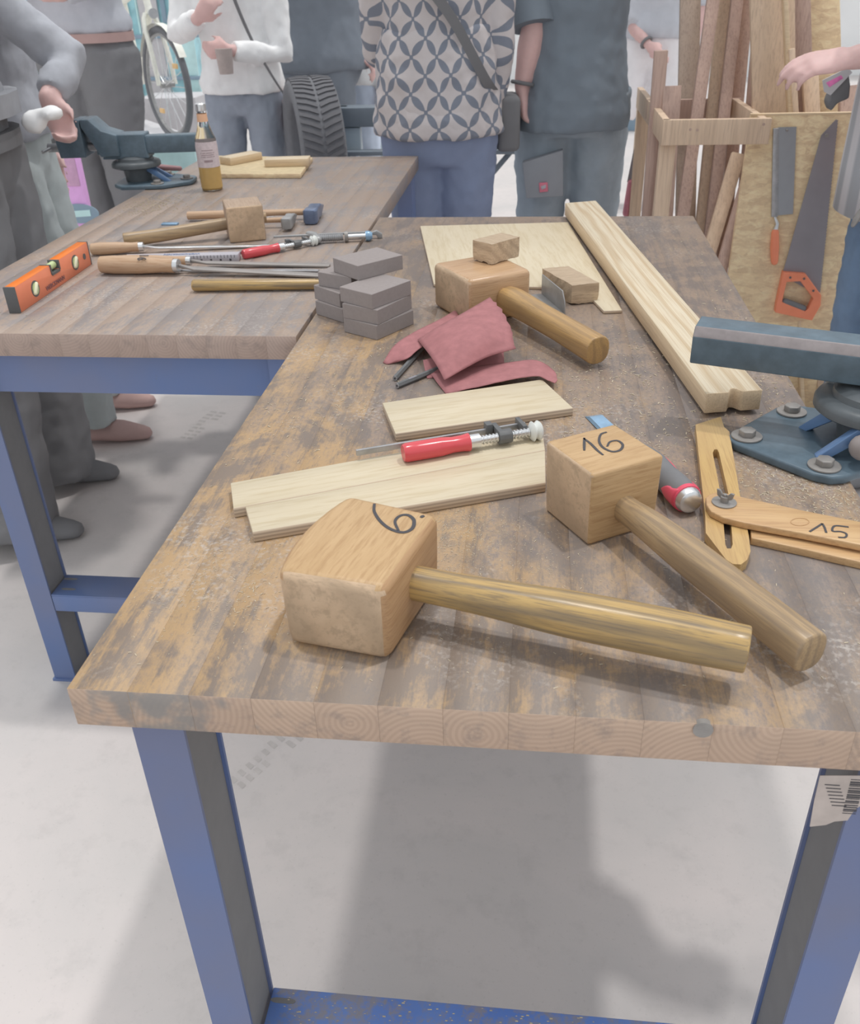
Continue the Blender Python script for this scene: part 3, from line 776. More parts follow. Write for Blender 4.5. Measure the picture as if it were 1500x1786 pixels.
# wood chisel behind the 16 mallet
def big_chisel():
    A = at(1199, 876, .013); B = at(1034, 718, .006)
    o, rz, L = line_frame(A, B)
    r = thing('chisel', 'chisel with red and black grip and polished steel cap behind the 16 mallet', 'chisel', (A.x, A.y, T), rz)
    hl = .125
    z = .0168
    ob('grip', MB().tube([(x, 0, z) for x in (.004, .012, .03, .055, .08, .105, hl)], [.0138, .0160, .0160, .0148, .0158, .0132, .0095], 22), M['blackrubber'], r)
    for sgn in (-1, 1):
        for x0, x1 in ((.003, .030), (.048, .115)):
            b = MB()
            rings = []
            for i in range(9):
                t = i/8; x = x0+(x1-x0)*t; rad = .0164*(1-.10*abs(x-.02)/.1); wdt = .62*math.sin(PI*min(1, max(.12, t*.9+.1)))
                wdt = max(wdt, .9*(1-t)) if x0 < .01 else wdt
                ring = []
                for j in range(9):
                    a = (PI/2*sgn)+(-wdt+2*wdt*j/8)+.35*sgn*0
                    ring.append(V((x, rad*math.cos(a-PI/2+PI/2*0)*1.0 if 0 else rad*math.sin(a), z+rad*math.cos(a))))
                rings.append(ring)
            b.loft(rings, closed=False)
            q = ob('red_inlay', b, M['redplastic'], r); so = q.modifiers.new('t', 'SOLIDIFY'); so.thickness = .0012; so.offset = 0
    ob('collar', MB().tube([(.0005, 0, z), (.006, 0, z)], [.0160, .0165], 22), M['redplastic'], r)
    ob('steel_cap', MB().tube([(-.009, 0, z), (-.0075, 0, z), (0, 0, z), (.002, 0, z)], [.0090, .0130, .0150, .0150], 22), M['steel'], r, bevel=.0008)
    ob('shank', MB().tube([(hl, 0, z), (hl+.02, 0, z-.003), (hl+.03, 0, .006)], [.0055, .004, .004], 12), M['steel'], r)
    b = MB().add([(hl+.02, -.011, .0035), (hl+.02, .011, .0035), (L, .011, .0005), (L, -.011, .0005), (hl+.02, -.011, .0075), (hl+.02, .011, .0075), (L-.012, .009, .0050), (L-.012, -.009, .0050)],
        [(3, 2, 1, 0), (4, 5, 6, 7), (0, 1, 5, 4), (1, 2, 6, 5), (2, 3, 7, 6), (3, 0, 4, 7)])
    ob('blade', b, M['bluesteel_and_glint'], r, smooth=False)  # its blue reflection is painted into the steel colour
big_chisel()

def bevel_gauge():
    z1 = .0105
    A = at(1252, 975, z1); B = at(1240, 733, z1)
    mid = at(1264, 878, z1)
    r = thing('sliding_bevel', 'varnished wooden angle gauge with a wing nut and the number 15', 'bevel gauge', (mid.x, mid.y, T+.0003), 0)
    def loc(x, y, h): p = at(x, y, h); return (p.x-mid.x, p.y-mid.y)
    # slotted blade built as outline with a slot: two halves joined through ends
    out = [loc(x, y, z1) for x, y in [(1213, 741), (1257, 727), (1263, 745), (1272, 753), (1290, 860), (1306, 935), (1309, 962), (1303, 977), (1292, 985), (1278, 984), (1266, 976), (1231, 930), (1230, 900)]]
    b = MB()
    me = bmesh.new()
    slot = [loc(x, y, z1) for x, y in [(1243, 790), (1246, 784), (1251, 784), (1254, 790), (1272, 868), (1278, 950), (1275, 957), (1268, 957), (1265, 950), (1258, 868)]]
    def ring(P, z): return [me.verts.new((p[0], p[1], z)) for p in P]
    tops = []
    for z in (0.0, z1):
        ro, ri = ring(out, z), ring(slot, z); es = []
        for R_ in (ro, ri):
            for i in range(len(R_)): es.append(me.edges.new((R_[i], R_[(i+1) % len(R_)])))
        bmesh.ops.triangle_fill(me, use_beauty=True, use_dissolve=False, edges=es); tops.append((ro, ri))
    for q in (0, 1):
        a, c = tops[0][q], tops[1][q]; n = len(a)
        for i in range(n): me.faces.new((a[i], a[(i+1) % n], c[(i+1) % n], c[i]))
    bmesh.ops.recalc_face_normals(me, faces=me.faces)
    mm = bpy.data.meshes.new('slotted_blade'); me.to_mesh(mm); me.free(); mm.materials.append(M['gauge_top'])
    o = bpy.data.objects.new('slotted_blade', mm); COL.objects.link(o); o.parent = r
    # stock: upper and lower cheeks with the blade slot between
    z2, z3 = .0108, .0185
    up = [loc(x, y, z3) for x, y in [(1231, 868), (1238, 862), (1252, 858), (1275, 862), (1300, 868), (1400, 890), (1560, 922), (1560, 962), (1400, 930), (1300, 912), (1262, 903), (1240, 892), (1232, 880)]]
    ob('stock_cheek', MB().prism(up, z2, z3), M['gauge'], r, bevel=.0012)
    lo = [loc(x, y, z2) for x, y in [(1311, 935), (1400, 954), (1560, 990), (1560, 960), (1400, 925), (1308, 905)]]
    ob('stock_cheek', MB().prism(lo, -.0001, .0085), M['gauge'], r, bevel=.001)
    lo2 = [loc(x, y, z2) for x, y in [(1330, 920), (1400, 936), (1560, 972), (1560, 960), (1400, 925), (1330, 912)]]
    ob('stock_spacer', MB().prism(lo2, .0085, z2), M['beechside'], r)
    c = loc(1263, 876, z3+.001)
    ob('washer', MB().cyl((c[0], c[1], z3), (c[0], c[1], z3+.0016), .0130, 26), M['zinc'], r, bevel=.0003)
    b = MB().cyl((c[0], c[1], z3+.0016), (c[0], c[1], z3+.008), .0045, 14)
    nut = ob('wing_nut', b, M['zinc'], r)
    for sg in (-1, 1):
        b = MB(axes((c[0], c[1], z3+.003), (.8, -.6, 0), (0, 0, 1), (-.6, -.8, 0)))
        b.prism([(sg*.002, 0), (sg*.0085, .004), (sg*.010, .011), (sg*.006, .011), (sg*.002, .006)], -.0012, .0012)
        ob('wing', b, M['zinc'], nut, bevel=.0005)
    ob('bolt', MB().cyl((c[0], c[1], z3+.004), (c[0], c[1], z3+.0105), .0022, 10), M['zinc'], r)
    for path in ([(1412, 928), (1425, 920), (1434, 914)], [(1434, 914), (1438, 921), (1441, 930)], [(1480, 920), (1456, 918), (1452, 927), (1466, 928), (1476, 932), (1474, 938), (1462, 938)]):
        P = [loc(x, y, z3) for x, y in path]
        ob('number_mark', MB().ribbon(catmull([(p[0], p[1], 0) for p in P], 5), .0022, z3+.0001, .0004), M['ink'], r)
    rv = [loc(1395+16*math.cos(a), 911+6.5*math.sin(a), z3) for a in [2*PI*i/18 for i in range(18)]]
    ob('thumb_mark', MB().ribbon([(p[0], p[1]) for p in rv+rv[:1]], .0008, z3+.0001, .0003), M['gauge_edge'], r)
M['gauge'] = wood('varnished_gauge_wood', C(222, 186, 138, 1.1), C(210, 170, 124, 1.1), (5, 60, 60), None, .3, C(190, 150, 110, 1.1), spec=.55)
M['gauge_top'] = wood('yellow_gauge_blade', C(218, 184, 124, 1.1), C(202, 166, 112, 1.1), (60, 5, 60), None, .3, C(190, 152, 104, 1.1), spec=.55)
M['gauge_edge'] = plain('gauge_mark', C(196, 156, 114, 1.1), .4)
bevel_gauge()

# bent steel angle bracket
def bracket():
    A = at(986, 549, .0); B = at(946, 514, .0); p = A
    d = V((B.x-A.x, B.y-A.y, 0)); nrm = V((-d.y, d.x, 0))
    r = thing('angle_bracket', 'bent steel angle bracket between the orange mallet and the striped offcut', 'bracket', (A.x, A.y, T), math.atan2(d.y, d.x))
    L = d.length
    b = MB().prism([(0, .0), (L, 0), (L, .030), (.02, .046), (.004, .036), (0, .02)], .0003, .0025)
    ob('base_flange', b, M['galv'], r, bevel=.0005)
    b = MB(axes((0, 0, 0), (1, 0, 0), (0, 0, 1), (0, -1, 0))).prism([(0, .0025), (L, .0025), (L, .038), (.015, .038), (.002, .022)], -.0022, 0)
    ob('upright_flange', b, M['galv'], r, bevel=.0005)
M['galv'] = plain('galvanised_steel', C(168, 168, 168, 1.05), .35, .25, var=.15, scale=40)
bracket()

# ================================================================ VISES
def vise(label, cx, cy, rz, near=True):
    """local frame: origin under the swivel centre on the worktop, slide bar points along -x"""
    r = thing('bench_vise', label, 'vise', (cx, cy, T), rz)
    K = M['vise']
    def wl(a, b): d_ = Matrix.Rotation(-rz, 2) @ Vector((a-cx, b-cy)); return (d_.x, d_.y)
    def wp(px, py, h): p_ = at(px, py, h); q_ = wl(p_.x, p_.y); return (q_[0], q_[1], h)
    plate = [wl(*q) for q in [(.633, .474), (.628, .484), (.629, .497), (.636, .508), (.704, .583), (.716, .590), (.74, .588), (.83, .56), (.85, .50), (.82, .43), (.757, .408), (.742, .397), (.724, .393), (.706, .401)]]
    if not near: plate = [(-.155, -.045), (-.163, -.03), (-.163, .03), (-.155, .045), (-.085, .09), (.03, .09), (.06, .05), (.06, -.05), (.03, -.09), (-.085, -.09)]
    ob('base_plate', MB().prism(plate, .0005, .012), K, r, bevel=.003)
    bolts = [wl(.649, .491), wl(.719, .566), wl(.722, .418)]
    if not near: bolts = [(-.140, 0), (-.07, .068), (-.07, -.068)]
    for (x, y) in bolts:
        b = ob('bolt', MB().prism([(x+.0105*math.cos(a+.3), y+.0105*math.sin(a+.3)) for a in [PI*i/3 for i in range(6)]], .0142, .0225), M['zinc'], r, bevel=.0012)
        ob('washer', MB().cyl((x, y, .0122), (x, y, .0146), .0185, 28), M['zinc'], b, bevel=.0005)
    ribs = (((-.10, .03), (-.05, .02)), ((-.09, -.04), (-.04, -.03)))
    if near: ribs = ((wp(1399, 741, .014), wp(1441, 706, .052)), (wp(1422, 793, .014), wp(1482, 744, .052)))
    for a, e in ribs:
        d = V((e[0]-a[0], e[1]-a[1], 0)).normalized(); n_ = V((-d.y, d.x, 0))*.0062
        q = []
        for (p, z) in ((a, .013), (e, .053)):
            P = V((p[0], p[1], z)); q.append([P-n_, P+n_, P+n_-V((0, 0, .010))+d*(.012 if z > .02 else .002), P-n_-V((0, 0, .010))+d*(.012 if z > .02 else .002)])
        q[1] = [p+V((d.x*.01, d.y*.01, 0)) for p in q[1]]
        ob('rib', MB().loft(q), M['visebright'], r, bevel=.001)
    ob('pedestal', MB().tube([(0, 0, .012), (0, 0, .050)], [.036, .042], 30), M['visedark'], r)
    ob('swivel_disc', MB().tube([(0, 0, .050), (0, 0, .053), (0, 0, .061), (0, 0, .066), (0, 0, .069)], [.066, .070, .070, .067, .060], 56), M['visedark'], r)
    ob('upper_disc', MB().tube([(0, 0, .069), (0, 0, .076), (0, 0, .082)], [.052, .050, .040], 40), M['visedark'], r)
    ob('body', MB().loft([[V((x*sx, y*sy, z)) for x, y in (((-.05 if not near else -.005), -.035), (.085, -.035), (.085, .035), ((-.05 if not near else -.005), .035))] for z, sx, sy in ((.076, 1, 1), (.10, .9, .9), (.142, .9, .95))]), K, r, bevel=.004)
    # slide bar: rounded top, worn band on the upper edge
    x0, x1 = -.218 if near else -.20, .10
    zb, zt = .088, .136
    if near: zb, zt = .087, .134
    prof = [(-.024, zb), (-.025, zt-.012), (-.016, zt-.001), (.020, zt), (.024, zt-.006), (.024, zb)]
    bb = MB(); rings = [[V((x, y, z)) for y, z in prof] for x in (x0, x1)]
    bb.loft(rings); bb.mi = [1 if i == 1 else 0 for i in range(len(bb.f))]
    ob('slide_bar', bb, [K, M['viserust']], r, bevel=.0018)
    # jaws on the far side of the body
    for nm, xx, w_ in (('fixed_jaw', .085, 0), ('moving_jaw', .135, 1)):
        b = MB(axes((0, -.045, 0), (1, 0, 0), (0, 0, 1), (0, -1, 0)))
        sg = 1 if not w_ else 1
        if nm == 'fixed_jaw': P = [(.03, .085), (.085, .085), (.10, .12), (.125, .165), (.125, .185), (.100, .185), (.07, .155), (.03, .142)]
        else: P = [(.127, .085), (.20, .085), (.205, .13), (.165, .17), (.150, .185), (.127, .185)]
        b.prism(P, -.09, 0)
        ob(nm, b, K if not near else M['vise'], r, bevel=.003)
    ob('spindle', MB().tube([(.10, 0, .108), (.245, 0, .108)], .012, 16), M['dullsteel'], r)
    ob('spindle_handle', MB().tube([(.236, -.07, .108), (.236, .07, .108)], .005, 10, round_ends=True), M['dullsteel'], r)
    hd = (1, -.15, 0)
    if near:
        ob('lock_lever', MB().tube([(-.020, .075, .030), (-.030, .085, .045), (-.034, .088, .062)], [.012, .017, .015], 16, round_ends=True), M['lever'], r)
        ob('lock_bolt', MB().tube([(-.012, -.022, .012), (-.012, -.022, .045)], .008, 12), M['zinc'], r)
        ob('lever_ball', MB().ell((-.006, -.078, .036), .015), M['lever2'], r)
        ob('flap', MB(axes((-.052, .035, .069), (.6, .8, 0), (0, 0, 1), (.8, -.6, 0))).prism([(-.016, 0), (.016, 0), (.010, .016), (-.006, .018)], 0, .002), M['dullsteel'], r)
    else:
        ob('lock_lever', MB().tube([(-.02, -.075, .030), (-.03, -.085, .032), (-.10, -.095, .024)], [.013, .010, .007], 14, round_ends=True), M['lever'], r)
    return r
M['lever2'] = plain('worn_grey_knob', C(146, 138, 136, .9), .4)
v1 = vise('blue green bench vise bolted to the right edge of the near bench', .792, .492, math.radians(-19.5))
v2 = vise('bench vise at the far left corner behind the bottle', -.785, 2.13, math.radians(187), False)

# ================================================================ FAR BENCH TOOLS
def level():
    A = at(27, 544); rz = math.radians(91.2); L = .318
    A = V((-.549, .968, 0))
    r = thing('spirit_level', 'orange spirit level standing on edge at the left of the far bench', 'spirit level', (A.x, A.y, T), rz)
    H = .0475; t = .0205
    # profile outline in x-z with a notch for the top vial; local y from 0..t goes left (-x world)
    P = [(0, 0), (L, 0), (L, H), (.182, H), (.176, H-.017), (.146, H-.017), (.140, H), (0, H)]
    b = MB(axes((0, t, 0), (1, 0, 0), (0, 0, 1), (0, -1, 0))); b.prism(P, 0, t)
    for i, f in enumerate(b.f):
        b.mi[i] = 1 if all(abs(b.v[j].z-H) < 1e-6 for j in f) else 0
    ob('body', b, [M['orange_side'], M['orange']], r, bevel=.0006, seg=1)
    for x0 in (-.002, L-.002):
        ob('end_cap', MB().box((x0, -.0006, .0), (x0+.004, t+.0006, H+.0006)), M['black'], r, bevel=.0008)
    for xc, rad in ((.070, .0150), (.247, .0150), (.292, .0060)):
        wdw = ob('vial_window', MB().tube([(xc, -.0008, H*.5), (xc, .0010, H*.5)], rad, 26), M['black'], r)
        if rad > .01:
            ob('vial', MB().tube([(xc, -.0014, H*.5), (xc, .0016, H*.5)], rad*.74, 24), M['vial'], wdw)
            ob('bubble_tube', MB().tube([(xc-.008*1, -.0020, H*.5-.006), (xc+.004, -.0020, H*.5+.008)], .0040, 12, round_ends=True), M['vialclear'], wdw)
    fr = ob('top_vial_holder', MB().box((.144, -.0012, H-.021), (.178, t+.0004, H-.0165)).box((.141, -.0012, H-.018), (.1455, t+.0004, H+.0004)).box((.1765, -.0012, H-.018), (.181, t+.0004, H+.0004)), M['black'], r)
    ob('vial', MB().tube([(.146, t/2, H-.008), (.176, t/2, H-.008)], .0072, 16), M['vial'], fr)
    words('maker_name', 'WERCKMANN', .0125, M['ink2'], r, axes((.148, -.0010, .0108), (1, 0, 0), (0, 0, 1), (0, -1, 0)), .0003, 'black printed lettering')
M['vialclear'] = plain('vial_bubble', C(220, 224, 190, .8), .1, spec=.8)
M['ink2'] = plain('printed_letters', C(130, 96, 100, .9), .5)
level()
def chisel(label, A, B, hl, r0, mark=None, steel='steel', bw=.008, name='chisel', cat='chisel', h=0, group=None, tip=.0):
    """A = butt, B = tip, on the far bench"""
    o, rz, L = line_frame(A, B)
    r = thing(name, label, cat, (A.x, A.y, T+h), rz, group)
    z = r0*1.02
    ob('handle', MB().tube([(0, 0, z), (.003, 0, z), (hl*.2, 0, z), (hl*.55, 0, z), (hl*.85, 0, z), (hl, 0, z)], [r0*.55, r0*.9, r0, r0*.94, r0*.74, r0*.78], 20), M['chisel_handle'], r)
    ob('ferrule', MB().tube([(hl, 0, z), (hl+.010, 0, z)], r0*.72, 18), M['steel'], r)
    zt = .003
    b = MB().loft([[V((hl+.010, -.003, z+.003)), V((hl+.010, .003, z+.003)), V((hl+.010, .003, z-.003)), V((hl+.010, -.003, z-.003))],
                   [V((hl+.035, -bw*.6, z*.75+.002)), V((hl+.035, bw*.6, z*.75+.002)), V((hl+.035, bw*.6, z*.75-.002)), V((hl+.035, -bw*.6, z*.75-.002))],
                   [V((hl+.045, -bw, z*.7+.002)), V((hl+.045, bw, z*.7+.002)), V((hl+.045, bw, z*.7-.002)), V((hl+.045, -bw, z*.7-.002))],
                   [V((L, -bw+tip, zt+.0015)), V((L, bw-tip, zt+.0015)), V((L, bw-tip, .0003)), V((L, -bw+tip, .0003))]])
    ob('blade', b, M[steel], r, bevel=.0005, seg=1)
    return r
chisel('long chisel with pale handle just right of the orange spirit level', at(158, 436, .012), at(470, 428, .003), .105, .0135, bw=.007)
f1 = chisel('large file with rounded pale handle marked 16 at the front of the far bench', at(175, 463, .017), at(572, 480, .004), .160, .0185, steel='filesteel', bw=.011, name='file', cat='file')
f2 = chisel('file with pale handle lying behind the handle marked 16', at(204, 455, .014), at(575, 462, .004), .150, .0130, steel='filesteel', bw=.009, name='file', cat='file')
chisel('narrow round file partly hidden between the two large files', at(236, 468, .010), at(556, 471, .004), .07, .006, steel='dullsteel', bw=.0045, name='file', cat='file')
f1.location.z += 0
o_ = words('number_mark', '16', .027, M['ink'], f1, axes((.098, -.004, .0338), (.05, -1, 0), (1, .05, 0), (0, 0, -1)), .0005)
o_.matrix_local = axes((.098, -.005, .0364), (.1, -1, -.2), (1, .1, -.04), (0, -.2, 1))
# folding rule
def rule():
    A = at(216, 452, .012); B = at(415, 447, .012); o, rz, L = line_frame(A, B)
    r = thing('folding_rule', 'white folding rule with blue print, folded, behind the marked file handle', 'folding rule', (A.x, A.y, T), rz)
    for i in range(4):
        ob('rule_leg', MB().prism([(0, i*.0062), (L, i*.0062), (L, i*.0062+.0057), (0, i*.0062+.0057)], .0003+(.0006 if i % 2 else 0), .0158), M['white'], r, bevel=.0006, seg=1)
    words('maker_name', 'WERCKMANN', .012, M['blueink'], r, axes((L*.50, .012, .0166), (-1, 0, 0), (0, -1, 0), (0, 0, 1)), .0002, 'blue printed lettering')
    b = MB()
    for i in range(26): b.box((.055+i*.0072, -.0005, .0095), (.0558+i*.0072, 0, .0155))
    for i in range(9): b.box((.060+i*.0205, -.0005, .0030), (.064+i*.0205, 0, .0075))
    ob('scale_marks', b, M['ink'], r)
M['blueink'] = plain('blue_print', C(130, 150, 190, 1.1), .5)
rule()
clamp('small hand clamp with red handle lying on the far bench', at(424, 444, .010), at(548, 420, .010), .0, .9)
def spreader():
    A = at(478, 421, .004); B = at(648, 408, .010); o, rz, L = line_frame(A, B)
    r = thing('bar_clamp', 'slim steel bar clamp with hooked end behind the red handled one', 'clamp', (A.x, A.y, T), rz)
    ob('bar', MB().box((0, -.004, .012), (L, .004, .016)), M['galv'], r, bevel=.0006)
    ob('hook', MB(axes((L, .005, 0), (1, 0, 0), (0, 0, 1), (0, -1, 0))).prism([(-.012, .010), (.012, .018), (.024, .010), (.024, .0003), (.014, .0003), (.010, .008)], 0, .010), M['galv'], r, bevel=.001)
    ob('sliding_arm', MB().tube([(L*.36, .006, .014), (L*.42, -.006, .012), (L*.46, -.030, .010)], [.008, .010, .008], 12, round_ends=True), M['galv'], r)
    th = [(L*.46+.0022*i, -.020, .011) for i in range(26)]
    ob('spindle', MB().tube(th, [.0085 if i % 2 else .0068 for i in range(26)], 12), M['dullsteel'], r)
    ob('collar', MB().tube([(L*.46+.058, -.020, .012), (L*.46+.066, -.020, .012)], .012, 16), M['zinc'], r)
    ob('rod', MB().tube([(L*.46+.066, -.020, .011), (L*.46+.105, -.020, .011)], .006, 12), M['steel'], r)
    ob('pad', MB().tube([(L*.46+.105, -.020, .011), (L*.46+.112, -.020, .011), (L*.46+.120, -.020, .011)], [.011, .0115, .007], 14), M['bluesteel_and_glint'], r)
spreader()
# loose handle
A = at(336, 498, .012); B = at(590, 494, .012); o, rz, L = line_frame(A, B)
r = thing('ash_rod', 'plain ash rod lying at the front right of the far bench', 'rod', (A.x, A.y, T), rz)
ob('shaft', MB().tube([(0, 0, .0125), (.004, 0, .0125), (L*.5, 0, .0115), (L, 0, .011)], [.0095, .0120, .0110, .0105], 18, flat=.95), M['ash'], r)
ob('end_mark', MB(Matrix.Translation((0, 0, 0))).ribbon([(L*.85, -.003), (L*.865, .002), (L*.87, -.004)], .0015, .0222, .0004), M['ink'], r)
# two hammers
def hammer(label, A, B, headmat, hs, rr0):
    o, rz, L = line_frame(A, B)
    r = thing('hammer', label, 'hammer', (A.x, A.y, T), rz)
    ob('handle', MB().tube([(0, 0, .013), (L*.3, 0, .0145), (L*.7, 0, .017), (L, 0, .018)], [rr0, rr0*1.02, rr0*.75, rr0*.8], 16, flat=.85), M['chisel_handle'], r)
    b = MB(); z = .018
    w_ = .012*hs
    rings = []
    for y, a, h_ in ((-.045*hs, .8, 1.0), (-.040*hs, 1.05, 1.05), (-.018*hs, 1.0, 1.0), (-.012*hs, .85, .9), (.012*hs, .95, .95), (.020*hs, .85, .85), (.050*hs, .75, .14)):
        rings.append([V((L+x*w_*a, y, z+zz*w_*h_)) for x, zz in ((-1, -.8), (-.8, -1), (.8, -1), (1, -.8), (1, .8), (.8, 1), (-.8, 1), (-1, .8))])
    ob('head', MB().loft(rings), M[headmat], r, bevel=.0008)
    return r
hm1 = hammer('hammer with dark blue steel head, rearmost on the far bench', at(328, 376, .013), at(548, 369, .018), 'bluedark', 1.35, .0115)
hm2 = hammer('hammer with bright steel head poking out behind the dull mallet', at(380, 389, .013), at(505, 383, .018), 'galv', 1.0, .009)
tag(ob('blade_scrap', MB().box((-.02, -.008, 0), (.02, .008, .004)), M['bluesteel_and_glint'], bevel=.0005), 'small blue steel plane iron behind the dull mallet handle', 'blade')
q_ = bpy.data.objects['blade_scrap']; p_ = at(297, 392); q_.location = (p_.x, p_.y, T+.0003)

# bottle
def bottle():
    P = at(371, 331)
    r = thing('bottle', 'clear glass bottle with orange drink and silver cap on the far bench', 'bottle', (P.x, P.y, T))
    prof = [(0, .024), (.002, .0285), (.01, .0300), (.118, .0300), (.135, .0285), (.155, .0205), (.175, .0148), (.205, .0130), (.214, .0130)]
    outer = [V((0, 0, z+.0002)) for z, _ in prof]
    b = MB().tube(outer, [r_ for _, r_ in prof], 32)
    inner = [(.214, .0112), (.205, .0112), (.175, .0128), (.155, .0185), (.135, .0263), (.118, .0277), (.006, .0277), (.004, .022)]
    ob('glass_body', b, M['glass'], r, sharp=60)
    ob('drink', MB().tube([(0, 0, z) for z, _ in ((.004, 0), (.008, 0), (.064, 0))], [.024, .0283, .0283], 28), M['drink'], r)
    ob('paper_label', MB().tube([(0, 0, .064), (0, 0, .118), (0, 0, .130)], [.0303, .0303, .0290], 32, cap=False), M['label'], r)
    ob('neck_label', MB().tube([(0, 0, .180), (0, 0, .200)], [.0148, .0136], 24, cap=False), M['neck'], r)
    ob('cap', MB().tube([(0, 0, .207), (0, 0, .209), (0, 0, .224), (0, 0, .226)], [.0150, .0152, .0146, .0125], 28), M['steel'], r)
    d = -(V((P.x, P.y, 0))-V((CAM.x, CAM.y, 0))).normalized(); s_ = V((-d.y, d.x, 0))
    lb_ = MB()
    for i, (w0, z) in enumerate(((.016, .108), (.020, .101), (.018, .096), (.020, .091), (.012, .078))):
        ring = []
        for t in (-1, -.5, 0, .5, 1):
            a = t*w0/.0306/1; pt = (d*math.cos(a)+s_*math.sin(a))*.0306; ring.append(pt)
        lb_.loft([[p+V((0, 0, z)) for p in ring], [p+V((0, 0, z+(.0022 if i < 4 else .006))) for p in ring]], closed=False)
    ob('label_print', lb_, M['labelink'], r)
M['labelink'] = plain('label_print', C(150, 132, 136, .75), .6)
bottle()
# strand board scrap with two pine blocks
sb = board('board_scrap', 'strand board scrap at the back of the far bench with two pine blocks on it', 'board', [at(347, 304, .012), at(524, 304, .012), at(545, 275, .012), at(372, 272, .012)], .0003, .0135, [M['osbtop'], M['osb']]) if 'osbtop' in M else None
for (px1, px2, hh, t_) in (((403, 283), (458, 272), 0, 0), ((462, 286), (538, 284), 0, 1)):
    A = at(px1[0], px1[1]+6, .014); B = at(px2[0], px2[1]+6, .014); d = (B-A); d.z = 0; nn = V((-d.y, d.x, 0)).normalized()*.055
    o = board('pine_block', ['pine block on the strand board scrap, nearer the bottle', 'pine block on the strand board scrap, farther from the bottle'][t_], 'wood block', [A, B, B+nn, A+nn], .0138, .036, [M['pine'], M['pineside']])

# ================================================================ SAWDUST
def sawdust():
    rr = random.Random(11); m_ = MB()
    def chip(x, y, z, s):
        a = rr.uniform(0, PI); c, sn = math.cos(a), math.sin(a); l = s*rr.uniform(.8, 2.2); wd_ = s*rr.uniform(.3, .6); h = s*rr.uniform(.25, .7)
        q = [(-l, -wd_), (l, -wd_*.6), (l*.8, wd_), (-l, wd_*.7)]
        vs = [(x+u*c-v*sn, y+u*sn+v*c, z+.0002) for u, v in q] + [(x+(u*c-v*sn)*.7, y+(u*sn+v*c)*.7, z+h) for u, v in q]
        m_.add(vs, [(4, 5, 6, 7), (0, 1, 5, 4), (1, 2, 6, 5), (2, 3, 7, 6), (3, 0, 4, 7)])
    def patch(px, py, sx, sy, n, s=.0011):
        c = at(px, py)
        for _ in range(n):
            x = rr.gauss(c.x, sx); y = rr.gauss(c.y, sy)
            if .003 < x < .747 and .003 < y < 1.69: chip(x, y, T, s*rr.uniform(.5, 1.25))
    patch(800, 930, .045, .035, 1100, .0006); patch(780, 1020, .06, .03, 700, .0005); patch(380, 1010, .05, .05, 800, .0006); patch(900, 960, .10, .06, 500, .0005)
    patch(430, 1040, .02, .02, 90, .0009); patch(1010, 660, .08, .10, 420, .0013); patch(1150, 640, .06, .12, 320, .0014)
    patch(1330, 640, .035, .12, 330, .0014); patch(1350, 840, .06, .03, 300, .0013); patch(1460, 870, .03, .03, 260, .0012)
    patch(560, 720, .08, .09, 160, .0012); patch(720, 620, .10, .15, 150, .0014); patch(1150, 760, .07, .04, 160, .0013)
    patch(1180, 420, .08, .12, 60, .0016); patch(760, 1130, .12, .03, 40, .0008); patch(1330, 560, .05, .10, 120, .0014)
    for _ in range(700):
        x, y = rr.uniform(.02, .73), rr.uniform(.02, 1.6); chip(x, y, T, rr.uniform(.0005, .0013))
    m_2 = m_
    o = ob('sawdust', m_2, M['sawdust'], smooth=False, kind='stuff'); tag(o, 'pale sawdust and wood chips scattered over the near bench', 'sawdust')
    m_ = MB()
    for (cx, cy, sx, sy, n) in ((-.64, 1.86, .04, .07, 320), (-.50, 1.12, .12, .12, 60), (-.35, 1.8, .12, .2, 60)):
        for _ in range(n):
            x, y = rr.gauss(cx, sx), rr.gauss(cy, sy)
            if -.73 < x < -.01 and .88 < y < 2.5:
                a = rr.uniform(0, PI); c, sn = math.cos(a), math.sin(a); l, w_ = rr.uniform(.001, .0025), .0007
                q = [(-l, -w_), (l, -w_), (l, w_), (-l, w_)]
                m_.add([(x+u*c-v*sn, y+u*sn+v*c, T+.0002) for u, v in q]+[(x+u*c-v*sn, y+u*sn+v*c, T+.001) for u, v in q], [(4, 5, 6, 7), (0, 1, 5, 4), (1, 2, 6, 5), (2, 3, 7, 6), (3, 0, 4, 7)])
    o = ob('sawdust', m_, M['sawdust'], smooth=False, kind='stuff'); tag(o, 'pale sawdust scattered over the far bench by its vise', 'sawdust')
    m_ = MB()
    for _ in range(260):
        x, y = rr.uniform(.10, .62), rr.uniform(.024, .092); l = rr.uniform(.0006, .002); z = T-.575
        m_.add([(x-l, y-l*.5, z+.0002), (x+l, y-l*.4, z+.0002), (x+l, y+l*.5, z+.0002), (x-l, y+l*.4, z+.0002), (x-l*.6, y-l*.3, z+l*.5), (x+l*.6, y-l*.3, z+l*.5), (x+l*.6, y+l*.3, z+l*.5), (x-l*.6, y+l*.3, z+l*.5)], [(4, 5, 6, 7), (0, 1, 5, 4), (1, 2, 6, 5), (2, 3, 7, 6), (3, 0, 4, 7)])
    o = ob('sawdust', m_, M['sawdust'], smooth=False, kind='stuff'); tag(o, 'sawdust fallen on the blue lower rail of the near bench', 'sawdust')
sawdust()
